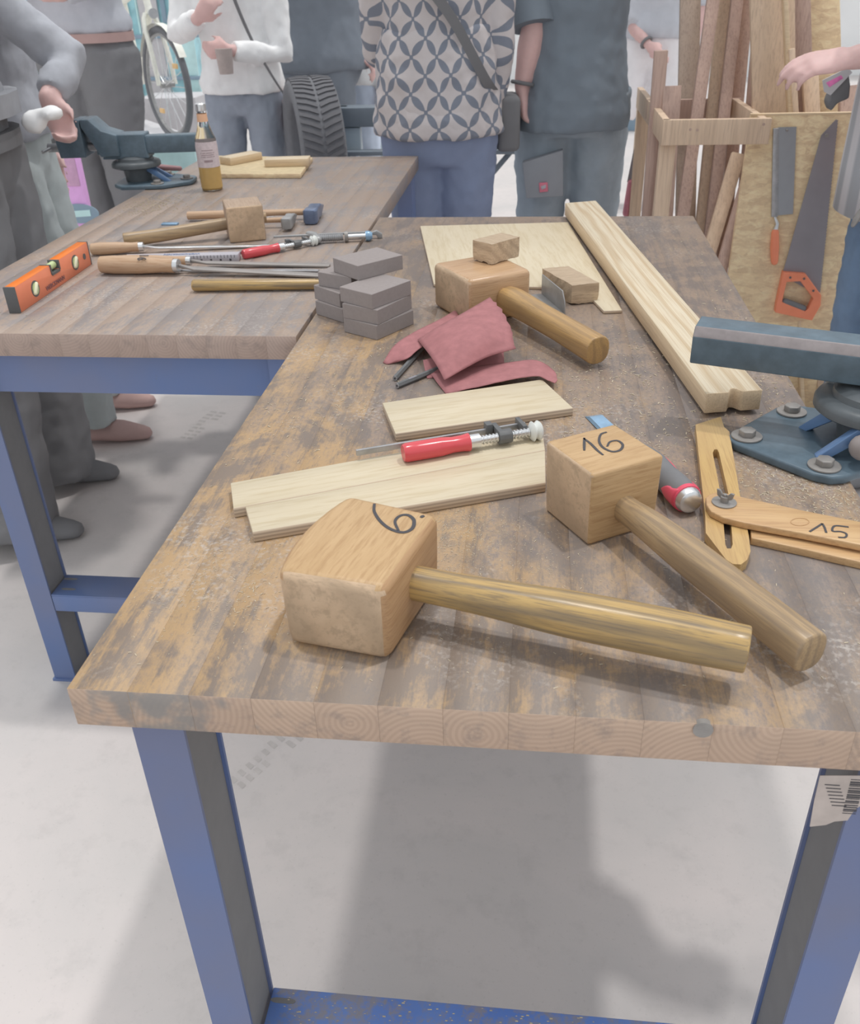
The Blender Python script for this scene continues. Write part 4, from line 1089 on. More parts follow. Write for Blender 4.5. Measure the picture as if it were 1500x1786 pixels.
# shoe print on the floor under the benches
def shoe_print(label, c, ang, s):
    d = V((math.cos(ang), math.sin(ang), 0)); n_ = V((-d.y, d.x, 0)); m_ = MB(); rr = random.Random(5)
    for i in range(9):
        for sg in (-1, 1):
            if 4 <= i <= 5 and sg < 0: continue
            w_ = .040 if i > 4 else .030
            p = c + d*(i-4)*.029*s + n_*sg*w_*.5*s; L = w_*.40*s; h_ = .0085*s
            q = [(-L, -h_), (L, -h_*.6), (L*.9, h_), (-L*.9, h_*.8)]
            m_.add([p+n_*a+d*(b+abs(a)*.4)+V((0, 0, .0004)) for a, b in q], [(0, 1, 2, 3)])
    o = ob('shoe_print', m_, M['print'], smooth=False); tag(o, label, 'shoe print')
M['print'] = plain('damp_shoe_print', C(192, 187, 184, .98), .7, var=.1, scale=30)
shoe_print('faint shoe print on the floor under the far bench', at(352, 742, -T+.0), math.radians(78), .9)
shoe_print('faint shoe print on the floor beside the near left leg', at(468, 1318, -T+.0), math.radians(60), .75)

# ================================================================ TIMBER RACK ON THE RIGHT
RY = 2.40
def rackx(x, y, Y=RY): return atY(x, y, Y)
o0 = rackx(1322, 202); o1 = rackx(1482, 199)
osbx0, osbx1, osbz = rackx(1322, 202).x-.02, 1.60, rackx(1400, 200).z
rk = thing('timber_rack', 'tall strand board panel with an open box frame of pine laths on its left', 'rack', ((osbx0+osbx1)/2, RY, 0))
L0 = V((rk.location.x, RY, 0))
pm = MB().box((osbx0-L0.x, 0, .0), (osbx1-L0.x, .018, osbz)); ob('board_panel', pm, M['osb'], rk, bevel=.001)
ob('top_edge', MB().box((osbx0-L0.x, -.001, osbz-.001), (osbx1-L0.x, .019, osbz+.004)), M['pineside'], rk)
# side panel going back, and the box frame
FL = rackx(1152, 252, 2.36); FRr = rackx(1338, 248, 2.36); FT = rackx(1152, 208, 2.36)
zt, zb = FT.z, FL.z; x0, x1 = FL.x, FRr.x
bl = at(1112, 152, zt-T); br = at(1283, 172, zt-T)
yb = bl.y
def rel(a): return tuple(V(a)-L0)
ob('front_lath', MB().box(rel((x0, 2.341, zb)), rel((x1, 2.36, zt))), M['timber2'], rk, bevel=.001)
ob('left_lath', MB().loft([[V(rel((x0+q, y_, z))) if k == 0 else V(rel((bl.x+q, yb, z))) for q, z in ((0, zb), (.02, zb), (.02, zt), (0, zt))] for k, y_ in ((0, 2.345), (1, yb))]), M['timber2'], rk, bevel=.001)
ob('right_lath', MB().loft([[V(rel((x1-.03+q, y_, z))) if k == 0 else V(rel((br.x-.01+q, br.y, z))) for q, z in ((0, zb), (.02, zb), (.02, zt), (0, zt))] for k, y_ in ((0, 2.36), (1, yb))]), M['timber2'], rk, bevel=.001)
ob('back_lath', MB().box(rel((bl.x, br.y, zb+.01)), rel((br.x+.02, br.y+.02, zt))), M['timber'], rk, bevel=.001)
for (xx, yy) in ((x0+.002, 2.375), (bl.x+.005, yb-.02)):
    ob('post', MB().box(rel((xx, yy, 0)), rel((xx+.045, yy+.045, zb+.02))), M['timber2'], rk, bevel=.001)
for (px, py) in ((1216, 227), (1204, 226), (1332, 217)):
    p = atY(px, py, 2.3405); ob('knot', MB().cyl(rel((p.x, 2.3413, p.z)), rel((p.x, 2.3405, p.z)), .004, 10), M['timber'], rk)
# leaning timbers: (bottom pixel, Y bottom, top pixel, Y top, width, thickness, material)
tim = [
 ((1128, 400), 2.62, (1153, 88), 2.62, .040, .030, 'timber', 'short brown batten with a pointed end at the left of the rack'),
 ((1195, 380), 2.72, (1205, -60), 3.02, .066, .022, 'timber3', 'grey brown board leaning left of centre in the rack'),
 ((1155, 420), 2.55, (1172, 150), 2.62, .055, .03, 'timber', 'short brown board low in the rack behind the box frame'),
 ((1185, 420), 2.48, (1252, -60), 2.84, .038, .030, 'timber', 'narrow brown batten leaning right, fourth from the left'),
 ((1222, 420), 2.60, (1270, -60), 2.96, .042, .036, 'timber2', 'pale square batten left of the dark gap'),
 ((1237, 420), 2.54, (1292, -60), 2.90, .036, .030, 'timber', 'brown batten right of the pale square one'),
 ((1262, 420), 2.66, (1308, -60), 3.02, .040, .032, 'timber', 'brown batten in the middle of the rack with a dark knot'),
 ((1225, 480), 2.46, (1288, 268), 2.56, .042, .026, 'timber2', 'short yellowish batten leaning steeply under the box frame'),
 ((1255, 480), 2.44, (1322, 250), 2.52, .036, .026, 'timber', 'short dark batten leaning steeply under the box frame'),
 ((1290, 520), 2.62, (1344, -60), 2.80, .070, .030, 'timber', 'wide brown board standing just left of the strand board'),
 ((1310, 560), 2.46, (1332, 30), 2.70, .035, .030, 'timber2', 'yellowish batten beside the left edge of the strand board'),
]
tim2 = [
 ((1352, 420), 2.50, (1345, -60), 2.62, .125, .022, 'timber2', 'widest pale board standing behind the strand board'),
 ((1386, 420), 2.455, (1366, -60), 2.575, .012, .030, 'pineside', 'thin pale strip at the right edge of the widest board'),
 ((1405, 420), 2.56, (1390, -60), 2.68, .065, .022, 'timber', 'brown board right of the widest pale board'),
 ((1400, 420), 2.48, (1380, 85), 2.52, .016, .022, 'timber2', 'short thin lath in front of the brown boards'),
 ((1425, 420), 2.50, (1412, 120), 2.60, .045, .022, 'timber2', 'short pale lath below the reaching hand'),
 ((1440, 420), 2.62, (1425, -60), 2.78, .120, .020, 'osb', 'wide strand board strip behind the reaching hand'),
 ((1475, 420), 2.50, (1482, 150), 2.62, .06, .022, 'timber', 'short brown board near the right edge'),
]
for a, Ya, b, Yb, w_, t_, mt, lab in tim+tim2:
    A = atY(a[0], a[1], Ya); B = atY(b[0], b[1], Yb)
    d = (B-A).normalized(); A2 = A - d*(A.z/d.z) if A.z > 0 else A + d*(-A.z/d.z); A2 += V((0, 0, .008))
    top = B if b[1] > -50 else B + d*.75
    mid = A2
    o = ob('timber', MB().plank(V((0, 0, 0)), top-A2, w_, t_), M[mt], bevel=.001, seg=1); o.location = A2
    tag(o, lab, 'timber', None)
# hanging saws
def saw_back():
    Y = RY-.006; P = atY(1368, 225, Y)
    r = thing('backed_saw', 'small backed saw with a red handle hanging upside down on the strand board', 'saw', (P.x, Y, P.z))
    def l(x, y): p = atY(x, y, Y); return (p.x-P.x, p.z-P.z)
    Mx = axes((0, 0, 0), (1, 0, 0), (0, 0, 1), (0, -1, 0))
    ob('blade', MB(Mx).prism([l(1357, 222), l(1389, 221), l(1383, 373), l(1354, 376)], 0, .0012), M['sawblade2'], r)
    ob('spine', MB(Mx).prism([l(1348, 224), l(1358, 223), l(1356, 378), l(1345, 378)], -.003, .005), M['dullsteel'], r, bevel=.0008)
    a, b = l(1351, 378), l(1351, 402)
    ob('ferrule', MB().tube([(a[0], -.002, a[1]), (b[0]+.004, -.004, (a[1]+b[1])/2), (b[0], -.006, b[1])], [.004, .0055, .008], 12), M['steel'], r)
    a, b = l(1351, 404), l(1350, 455); m_ = l(1350, 430)
    ob('handle', MB().tube([(a[0], -.008, a[1]), (m_[0], -.008, m_[1]), (b[0], -.008, b[1])], [.011, .0135, .011], 18, round_ends=True), M['orange_side'], r)
    q = l(1372, 227); ob('hanging_pin', MB().cyl((q[0], .003, q[1]), (q[0], -.010, q[1]), .0035, 10), M['zinc'], r)
def saw_hand():
    Y = RY-.008; P = atY(1440, 240, Y)
    r = thing('hand_saw', 'large hand saw with an orange handle hanging upside down on the strand board', 'saw', (P.x, Y, P.z))
    def l(x, y): p = atY(x, y, Y); return (p.x-P.x, p.z-P.z)
    Mx = axes((0, 0, 0), (1, 0, 0), (0, 0, 1), (0, -1, 0))
    edge = [l(1462, 210)]; n = 110; e0, e1 = V((*l(1462, 210), 0)), V((*l(1431, 510), 0))
    for i in range(1, n):
        p = e0.lerp(e1, i/n); edge.append((p.x-(.0018 if i % 2 else 0), p.y))
    ob('blade', MB(Mx).prism([l(1458, 208)]+edge+[l(1431, 510), l(1400, 500), l(1364, 480), l(1432, 236)], 0, .0012), M['sawblade'], r, smooth=False)
    # handle ring
    outer = [l(*p) for p in [(1364, 472), (1403, 475), (1430, 512), (1429, 530), (1414, 556), (1404, 554), (1350, 542), (1352, 528)]]
    inner = [l(*p) for p in [(1370, 489), (1394, 488), (1416, 518), (1408, 535), (1402, 540), (1362, 524)]]
    me = bmesh.new()
    def mk(Pp, y): return [me.verts.new((p[0], y, p[1])) for p in Pp]
    lay = []
    for y in (.006, -.018):
        ro, ri = mk(outer, y), mk(inner, y); es = []
        for R_ in (ro, ri):
            for i in range(len(R_)): es.append(me.edges.new((R_[i], R_[(i+1) % len(R_)])))
        bmesh.ops.triangle_fill(me, use_beauty=True, edges=es); lay.append((ro, ri))
    for q in (0, 1):
        a, c = lay[0][q], lay[1][q]; k_ = len(a)
        for i in range(k_): me.faces.new((a[i], a[(i+1) % k_], c[(i+1) % k_], c[i]))
    bmesh.ops.recalc_face_normals(me, faces=me.faces)
    mm = bpy.data.meshes.new('handle'); me.to_mesh(mm); me.free(); mm.materials.append(M['orange_side'])
    o = bpy.data.objects.new('handle', mm); COL.objects.link(o); o.parent = r; bv = o.modifiers.new('b', 'BEVEL'); bv.width = .002; bv.segments = 2
    for a in ((1376, 481), (1400, 483), (1416, 504)):
        q = l(*a); ob('rivet', MB().cyl((q[0], -.0185, q[1]), (q[0], -.020, q[1]), .0035, 12), M['black'], o)
    g = [l(1366, 488), l(1356, 526)]; ob('grip_inset', MB().tube([(g[0][0]-.000, -.006, g[0][1]), (g[1][0]+.003, -.006, g[1][1])], .008, 10), M['blackrubber'], o)
    g = [l(1368, 524), l(1400, 536)]; ob('grip_inset', MB().tube([(g[0][0], -.008, g[0][1]), (g[1][0], -.008, g[1][1])], .010, 12, round_ends=True), M['blackrubber'], o)
    q = l(1441, 236); ob('hanging_pin', MB().cyl((q[0], .005, q[1]), (q[0], -.008, q[1]), .005, 10), M['zinc'], r)
saw_back(); saw_hand()
# saws hanging on the left side of the rack
YS = yb-.005
P = atY(1098, 330, YS)
r = thing('pull_saw', 'dark folding saw with a red grip hanging on the left post of the rack', 'saw', (P.x, YS, P.z))
a = atY(1114, 250, YS); b = atY(1100, 318, YS); c = atY(1092, 372, YS)
ob('blade', MB().plank(V((a.x-P.x, .0, a.z-P.z)), V((b.x-P.x, .0, b.z-P.z)), .028, .003), M['sawblade'], r)
ob('grip', MB().tube([(b.x-P.x, .0, b.z-P.z), (c.x-P.x, .0, c.z-P.z)], [.012, .014], 12, round_ends=True), M['redgrip'], r)
ob('hanging_pin', MB().cyl((a.x-P.x-.008, 0, a.z-P.z-.02), (a.x-P.x+.05, .0, a.z-P.z-.02), .003, 8), M['zinc'], r)

# ================================================================ PEOPLE
def hand_mb(b, wrist, d, palm_n, curl=.5, sc=1.0, thumb=1, spread=.0, r0=.0085):
    """palm + five fingers. d = pointing direction, palm_n = where the palm faces, thumb = side (+1/-1) along d x palm_n"""
    wrist = V(wrist); d = V(d).normalized(); nrm = V(palm_n); nrm = (nrm-d*nrm.dot(d)).normalized(); s = d.cross(nrm).normalized()*thumb
    ring = lambda c, w_, t_: [c+s*w_*math.cos(2*PI*k/12)+nrm*t_*math.sin(2*PI*k/12) for k in range(12)]
    b.loft([ring(wrist-d*.02*sc, .026*sc, .020*sc), ring(wrist+d*.015*sc, .030*sc, .019*sc), ring(wrist+d*.05*sc, .041*sc, .017*sc), ring(wrist+d*.085*sc, .042*sc, .014*sc), ring(wrist+d*.098*sc, .036*sc, .010*sc)])
    for i, (off, ln_, rr_) in enumerate(((.031, .076, 1.0), (.0105, .085, 1.04), (-.0105, .079, .98), (-.030, .062, .86))):
        p = wrist+d*(.082 - .006*abs(i-1))*sc+s*off*sc; pts = [p-d*.02*sc]; dd = (d+s*(off*spread*14)).normalized(); ang = 0
        pts.append(p+dd*.012*sc)
        for seg, c_ in ((.44, .8), (.31, 1.0), (.25, .7)):
            ang += curl*c_*(1+.12*i); dv = dd*math.cos(ang)+nrm*math.sin(ang); pts.append(pts[-1]+dv*ln_*seg*sc)
        b.tube(pts, [r0*rr_*sc*q for q in (1.05, 1.08, 1.0, .92, .74)], 10, round_ends=True)
    p = wrist+d*.022*sc+s*.026*sc
    dv = (d*.62+s*.62+nrm*.45).normalized(); pts = [p-dv*.012*sc, p+dv*.03*sc]
    dv2 = (d*.85+s*.15+nrm*.5).normalized(); pts.append(pts[-1]+dv2*.030*sc); pts.append(pts[-1]+(dv2+nrm*.35).normalized()*.024*sc)
    b.tube(pts, [.0140*sc, .0118*sc, .0100*sc, .0082*sc], 10, round_ends=True)

def person(label, x, y, rz, s=1.0, skin='skin', hair='hair', hair_len=.0, top='darkshirt', top_hem=.92, sleeve='long', trou='blackcloth', leg_end=.06,
           arms=None, feet=((-.10, 0), (.10, 0)), width=1.0, lean=(0, 0), voxel=.012, shoe='blackcloth', flare=0.0, thick=1.0, legw=1.0, collar=True, tdisp=.018):
    """faces local +y; arms = {side: (elbow, wrist, hand_dir, palm_normal, curl)}"""
    r = thing('person', label, 'person', (x, y, 0), math.radians(rz)); r.scale = (s, s, s)
    LX, LY = lean
    def L(z): t = max(0, (z-.9))/.7; return V((LX*t, LY*t, 0))
    def ring(z, rx, ry, cy=0, n=20, cx=0, pw=2.3):
        o = L(z); out = []
        for k in range(n):
            a = 2*PI*k/n; c, sn = math.cos(a), math.sin(a)
            out.append(V((cx+math.copysign(abs(c)**(2/pw), c)*rx*width, cy+math.copysign(abs(sn)**(2/pw), sn)*ry*thick, z))+o)
        return out
    tor = [(.84, .150, .095, -.01), (.92, .170, .115, -.012), (1.0, .160, .112, -.005), (1.08, .145, .10, 0), (1.2, .158, .108, .004), (1.32, .172, .115, .004), (1.42, .165, .095, 0), (1.465, .11, .07, 0), (1.49, .058, .055, .004), (1.56, .054, .054, .012)]
    body = MB(); body.loft([ring(*t) for t in tor])
    body.tube([V((0, .012, 1.545))+L(1.55), V((0, .02, 1.60))+L(1.6)], [.050, .05], 14)
    hc_ = V((0, .022, 1.655))+L(1.65)
    body.ell(hc_, (.076, .095, .112), 18, 12); body.ell(hc_+V((0, .035, -.060)), (.050, .055, .052), 12, 8)
    body.tube([hc_+V((0, .088, .018)), hc_+V((0, .106, -.022)), hc_+V((0, .092, -.030))], [.010, .015, .010], 8)
    for sg in (-1, 1): body.ell(hc_+V((.078*sg, -.002, -.005)), (.012, .022, .032), 10, 8)
    hips = []
    for sg, (fx, fy) in ((-1, feet[0]), (1, feet[1])):
        hip = V((sg*.088*width, -.005, .90)); ank = V((fx, fy, .085)); kn = hip.lerp(ank, .50)+V((0, .025+.0, .0))
        hips.append((hip, kn, ank))
        body.tube([hip+V((0, 0, .04)), hip.lerp(kn, .35), kn, kn.lerp(ank, .3), ank], [.085, .078, .056, .054, .036], 14, round_ends=True)
        body.tube([ank+V((0, -.045, -.045)), ank+V((0, .03, -.045)), ank+V((0, .12, -.06))], [.034, .040, .030], 12, flat=.75, round_ends=True)
    arms = arms or {}
    AR = {}
    for nm, sg in (('L', -1), ('R', 1)):
        sh = V((sg*.185*width, 0, 1.40))+L(1.4)
        if nm in arms: el, wr, hd, pn, cu = arms[nm]; el, wr = V(el), V(wr)
        else: el = sh+V((sg*.05, -.02, -.29)); wr = el+V((sg*.0, .05, -.25)); hd, pn, cu = (0, .15, -1), (-sg, 0, 0), .35
        AR[nm] = (sh, el, wr, hd, pn, cu, sg)
        body.tube([sh+V((-sg*.06, 0, 0)), sh, sh.lerp(el, .5), el, el.lerp(wr, .35), wr], [.05, .052, .046, .038, .040, .026], 14, round_ends=True)
        dd, nn_ = V(hd).normalized(), V(pn); sside = dd.cross((nn_-dd*nn_.dot(dd)).normalized())
        hand_mb(body, wr, hd, pn, cu, 1.0, thumb=(1 if sside.dot(V((-sg, .6, .4))) > 0 else -1))
    ob('body', body, M[skin], r, remesh=voxel)
    for sg in (-1, 1):
        e = ob('eye', MB().ell(hc_+V((.030*sg, .084, .012)), (.013, .010, .009), 10, 8), M['white'], r)
        ob('pupil', MB().ell(hc_+V((.030*sg, .0925, .012)), (.005, .003, .005), 8, 6), M['ink'], e)
    ob('mouth', MB().tube([hc_+V((-.022, .088, -.062)), hc_+V((0, .096, -.063)), hc_+V((.022, .088, -.062))], [.003, .005, .003], 8), M['lips'], r)
    hb = MB(); hb.ell(hc_+V((0, -.022, .022)), (.084, .092, .112), 18, 10)
    if hair_len: hb.loft([[hc_+V((math.cos(2*PI*k/16)*rx, -.05+math.sin(2*PI*k/16)*ry, z)) for k in range(16)] for z, rx, ry in ((.05, .07, .05), (-.1, .085, .045), (-hair_len*.7, .085, .035), (-hair_len, .06, .02))])
    ob('hair', hb, M[hair], r, remesh=.014)
    # trousers
    t = MB(); th = max(1.0, top_hem+.05)
    t.loft([ring(z, rx, ry, cy) for z, rx, ry, cy in ((.78, .155, .100, -.01), (.83, .172, .115, -.01), (.88, .182, .125, -.012), (.96, .178, .122, -.008), (1.03, .164, .113, 0)) if z < max(.86, top_hem+.06)])
    for hip, kn, ank in hips:
        e = hip.lerp(ank, 1) if leg_end < .3 else kn
        if leg_end < .3: pts = [hip+V((0, 0, .02)), hip.lerp(kn, .4), kn, kn.lerp(ank, .5), ank+V((0, -.01, leg_end-.085))]; rd = [.100*legw, .094*legw, .074*legw, (.064+flare*.5)*legw, (.058+flare)*legw]
        else: pts = [hip+V((0, 0, .02)), hip.lerp(kn, .5), hip.lerp(kn, .95)]; rd = [.105, .105, .105]
        t.tube(pts, rd, 16)
    ob('trousers', t, M[trou], r, remesh=voxel, disp=tdisp, dsize=.06)
    for hip, kn, ank in hips:
        ob('shoe', MB().tube([ank+V((0, -.07, -.050)), ank+V((0, .0, -.042)), ank+V((0, .08, -.052)), ank+V((0, .145, -.062))], [.036, .046, .044, .030], 14, flat=.78, round_ends=True), M[shoe], r)
    # top garment
    g = MB(); hz = top_hem
    xk = .022 if hz < .95 else .006
    prof = [(hz, .178+xk, .125+xk, -.008), (hz+.05, .180+xk, .126+xk, -.008), (1.08, .168, .118, 0), (1.2, .175, .122, .004), (1.32, .188, .128, .004), (1.42, .182, .108, 0), (1.475, .115, .08, 0), (1.495, .072, .066, .004)]
    prof = [p for i, p in enumerate(prof) if i < 2 or p[0] > hz+.07]
    g.loft([ring(*p) for p in prof])
    if sleeve:
        for nm in AR:
            sh, el, wr, hd, pn, cu, sg = AR[nm]
            if sleeve == 'long': pts = [sh+V((-sg*.06, 0, 0)), sh, sh.lerp(el, .5), el, el.lerp(wr, .5), wr-(wr-el).normalized()*.02]; rd = [.062, .070, .064, .058, .052, .042]
            elif sleeve == 'elbow': pts = [sh+V((-sg*.06, 0, 0)), sh, sh.lerp(el, .5), el, el.lerp(wr, .12)]; rd = [.062, .072, .072, .070, .066]
            else: pts = [sh+V((-sg*.06, 0, 0)), sh, sh.lerp(el, .55)]; rd = [.062, .072, .076]
            g.tube(pts, rd, 16)
    ob('top_garment', g, M[top], r, remesh=voxel, disp=.020, dsize=.07)
    return r, ring, AR
def loc(px, py, Y): return atY(px, py, Y)

# cargo trousers man seen from behind (left hand in pocket)
def to_local(r, p):
    bpy.context.view_layer.update(); return r.matrix_world.inverted() @ V(p)
Y = 2.98; cx = .492
def world_arm(x, y, rz, s, pts):
    Mi = (Matrix.Translation((x, y, 0)) @ Matrix.Rotation(math.radians(rz), 4, 'Z') @ Matrix.Scale(s, 4)).inverted()
    return [Mi @ V(p) for p in pts]
e_, w_ = world_arm(cx, Y, 0, 1.04, [atY(930, 44, Y-.10), atY(910, 152, Y-.12)])
cargo, ring_, AR_ = person('person seen from behind in dark short sleeved shirt and grey work trousers, hand in pocket', cx, Y, 0, 1.04, top='darkshirt', sleeve='short', top_hem=.80, trou='cargo',
    arms={'L': (e_, w_, (.12, .05, -1), (1, 0, 0), .5), 'R': ((.13, .18, 1.16), (.0, .26, 1.10), (-1, .1, 0), (0, -1, 0), .5)}, width=.98, thick=1.15, legw=1.12, voxel=.010, feet=((-.105, .0), (.115, .02)))
for side, (sh, el, wr, *_q) in (('L', AR_['L'][:3]+(0,)),):
    d = (wr-el).normalized()
    ob('bracelet', MB().torus(wr-d*.012, d, .034, .006, 24, 8), M['blackleather'], cargo)
    g = MB(); g.tube([sh.lerp(el, .4), sh.lerp(el, .8), el-(el-sh).normalized()*-.005], [.074, .076, .074], 16); ob('rolled_sleeve', g, M['darkshirt'], cargo)
def patch(root, name, px, Yp, mat, th=.006, label=None):
    W_ = [to_local(root, atY(x, y, Yp)) for x, y in px]; b = MB()
    n = len(W_); b.add([p for p in W_]+[p+V((0, th, 0)) for p in W_], [list(range(n)), list(range(n, 2*n))[::-1]]+[[i, (i+1) % n, n+(i+1) % n, n+i] for i in range(n)])
    return ob(name, b, M[mat], root, bevel=.002, label=label)
patch(cargo, 'thigh_pocket', [(911, 284), (982, 262), (982, 342), (918, 346)], Y-.150, 'cargopocket', .04)
patch(cargo, 'logo_patch', [(940, 319), (955, 318), (956, 334), (941, 336)], Y-.156, 'redlogo', .004, 'small red square patch')
patch(cargo, 'patch_mark', [(943, 325), (952, 322), (952, 328), (945, 331)], Y-.1585, 'white', .001)

# woman in the patterned blouse
Y = 2.72; cx = .045
wm, ring_, AR_ = person('person seen from behind in a cream blouse with dark petal pattern and navy trousers', cx, Y, 6, .98, top='pattern', sleeve='long', top_hem=.87, trou='navycloth',
    hair_len=.25, width=.98, thick=1.2, voxel=.012, skin='skin2', feet=((-.08, 0), (.08, 0)), legw=1.2,
    arms={'L': ((-.20, .06, 1.13), (-.14, .24, 1.05), (.5, .8, 0), (1, 0, 0), .5), 'R': ((.200, -.0, 1.12), (.175, .07, .88), (0, .1, -1), (-1, 0, 0), .4)})
strap = MB(); P = catmull([(-.13, -.165, 1.48), (-.06, -.185, 1.36), (.05, -.18, 1.22), (.15, -.14, 1.05), (.20, -.02, .98)], 6)
rings = []
for p in P: rings.append([p+V((-.012, 0, -.010)), p+V((.012, 0, .010)), p+V((.012, .006, .010)), p+V((-.012, .006, -.010))])
ob('shoulder_strap', strap.loft(rings), M['blackleather'], wm)
ob('shoulder_bag', MB().box((.20, .0, .80), (.28, .16, .98)), M['blackleather'], wm, bevel=.02, seg=3)
skirt = MB(); skirt.loft([[V((math.cos(a)*rx, math.sin(a)*ry, z)) for a in [2*PI*k/28 for k in range(28)]] for z, rx, ry in ((.872, .222, .18), (.92, .220, .182), (1.0, .212, .175), (1.12, .200, .16), (1.2, .190, .145))])
ob('blouse_hem', skirt, M['pattern'], wm, remesh=.012, disp=.03, dsize=.08)

# woman in the white blouse, facing the benches
Y = 4.0; p = atY(412, 60, Y); cx = p.x
ap = world_arm(cx, Y, 180, .98, [atY(492, 95, Y-.05), atY(400, 88, Y-.22), atY(312, 60, Y-.08), atY(345, 32, Y-.25)])
bl, ring_, AR_ = person('person in white blouse and grey jeans holding a paper cup', cx, Y, 180, .98, top='whitecloth', sleeve='long', top_hem=.88, trou='greyjeans', hair='hairblond', hair_len=.42,
    arms={'L': (ap[0], ap[1], (1, .05, .05), (0, -1, 0), .7), 'R': (ap[2], ap[3], (-.6, .2, .5), (0, -1, 0), .8)}, voxel=.010, width=1.0, feet=((-.13, 0), (.13, 0)))
st = MB(); P = catmull([(-.02, .14, 1.45), (-.05, .150, 1.30), (-.12, .150, 1.10), (-.2, .12, .93), (-.24, .02, .82)], 6)
P = [V((-p.x*1.0, p.y, p.z)) for p in P]; P = [V((-p.x, p.y, p.z)) for p in P]
rings = [[p+V((-.010, 0, -.008)), p+V((.010, 0, .008)), p+V((.010, .006, .008)), p+V((-.010, .006, -.008))] for p in P]
ob('shoulder_strap', st.loft(rings), M['blackleather'], bl)
ob('small_bag', MB().box((-.29, -.05, .70), (-.20, .07, .86)), M['leather'], bl, bevel=.02, seg=3)
c_ = atY(388, 92, Y-.27); cup = MB().tube([(0, 0, 0), (0, 0, .10)], [.030, .038], 24)
o = ob('paper_cup', cup, M['cup'], sharp=40); o.location = c_-V((0, -.02, .085)); tag(o, 'brown paper cup held in the hands of the person in the white blouse', 'cup')

# dark coated person leaning over
Y = 4.6; p = atY(575, 60, Y)
a2 = world_arm(p.x, Y, -75, 1.0, [atY(600, 70, Y-.05), atY(628, 112, Y-.12)])
dk, *_ = person('person in a black top and black trousers standing behind the tyre', p.x-.06, Y, -60, 1.05, top='blackcoat', sleeve='long', top_hem=.86, trou='blackcoat', width=1.25, thick=1.75, legw=1.3,
    arms={'R': (a2[0], a2[1], (.3, .6, -.5), (0, 0, -1), .6)}, voxel=.014)
# child like person in a white shirt beyond
Y = 5.0; p = atY(618, 100, Y)
person('person in a white shirt and pale jeans between the tyre and the patterned blouse', p.x, Y, 160, .86, top='whitecloth', sleeve='long', top_hem=.92, trou='palejeans', voxel=.016, width=.85)
# person with belt
Y = 4.4; p = atY(165, 68, Y)
bt, ring_, _a = person('person in grey sweater, brown belt and wide black trousers behind the far vise', p.x-.06, Y, 165, 1.12, top='greysweater', sleeve='long', top_hem=.985, trou='blackcloth', width=1.32, thick=1.2, voxel=.014, legw=1.45, feet=((-.11, 0), (.11, 0)),
    arms={'L': ((-.26, .1, 1.2), (-.16, .28, 1.14), (.8, .4, .2), (0, -1, 0), .8), 'R': ((.26, .1, 1.2), (.16, .28, 1.14), (-.8, .4, .2), (0, -1, 0), .8)})
ob('belt', MB().loft([ring_(z, .186, .136) for z in (.955, .957, .990, .992)]), M['leather'], bt)
ob('key_ring', MB().torus((-.18, .10, .90), (0, 1, 0), .018, .004, 20, 8), M['dullsteel'], bt)

# man in the grey jacket at the left, close to the far bench
Y = 1.70; cx = -1.07
a3 = world_arm(cx, Y, -80, 1.05, [atY(132, 110, 1.95), atY(98, 178, 1.80)])
gj, ring_, _a = person('person in dark grey jacket and wide black trousers at the left edge', cx, Y, -80, 1.05, top='greyjacket', sleeve='long', top_hem=.99, trou='blackcloth', width=1.1, thick=1.1, voxel=.011,
    legw=1.35, flare=.03, leg_end=.035, feet=((-.06, .02), (.26, .0)), arms={'L': ((-.23, -.10, 1.16), (-.20, -.20, .97), (0, -.2, -1), (1, 0, 0), .5), 'R': ((.23, -.14, 1.16), (.18, -.26, .98), (-.2, -.1, -1), (-1, 0, 0), .5)})
ob('tool_belt', MB().loft([ring_(z, .196, .136) for z in (.93, .932, .965, .967)]), M['blackleather'], gj)
ob('belt_pouch', MB().box((.20, .05, .86), (.235, .17, .95)), M['blackleather'], gj, bevel=.012, seg=3)
for k_ in range(3): ob('clip', MB().tube([(.235, .03+.05*k_, .955), (.25, .035+.05*k_, .90)], .006, 8), M['pinkpack' if k_ else 'dullsteel'], gj)
ob('jacket_band', MB().loft([ring_(z, .203, .150) for z in (1.000, 1.003, 1.045, 1.048)]), M['greyjacket'], gj)
ob('zip_pull', MB().tube([(.16, .175, 1.10), (.16, .18, 1.06)], .004, 8), M['steel'], gj)
tg = thing('rolled_cloth', 'white crumpled cloth held at the hip of the person in the grey jacket', 'cloth', (0, 0, 0))
P0 = atY(90, 197, 1.78); tg.location = P0
ob('cloth_lump', MB().ell((0, 0, 0), (.030, .025, .018), 14, 8).ell((-.05, 0, -.02), (.035, .025, .030), 14, 8).tube([(-.02, 0, 0), (-.05, 0, -.015)], .018, 10), M['whitecloth'], tg, remesh=.008, disp=.012, dsize=.03)

# olive trousers and shoes far behind (seen under the far bench)
P_ = at(205, 775, -T)
a3 = world_arm(-1.23, 2.24, -80, 1.0, [atY(122, 108, 2.12), atY(84, 172, 1.98)])
person('person in pale denim sleeve and olive trousers, behind the dark grey jacket', -1.23, 2.24, -80, 1.0, top='greydenim', sleeve='long', top_hem=.93, trou='olive', voxel=.012, width=1.0, feet=((-.05, .10), (.22, .14)), flare=.02, shoe='leather',
    arms={'R': (a3[0], a3[1], (.1, .3, -.9), (1, 0, 0), .9)})

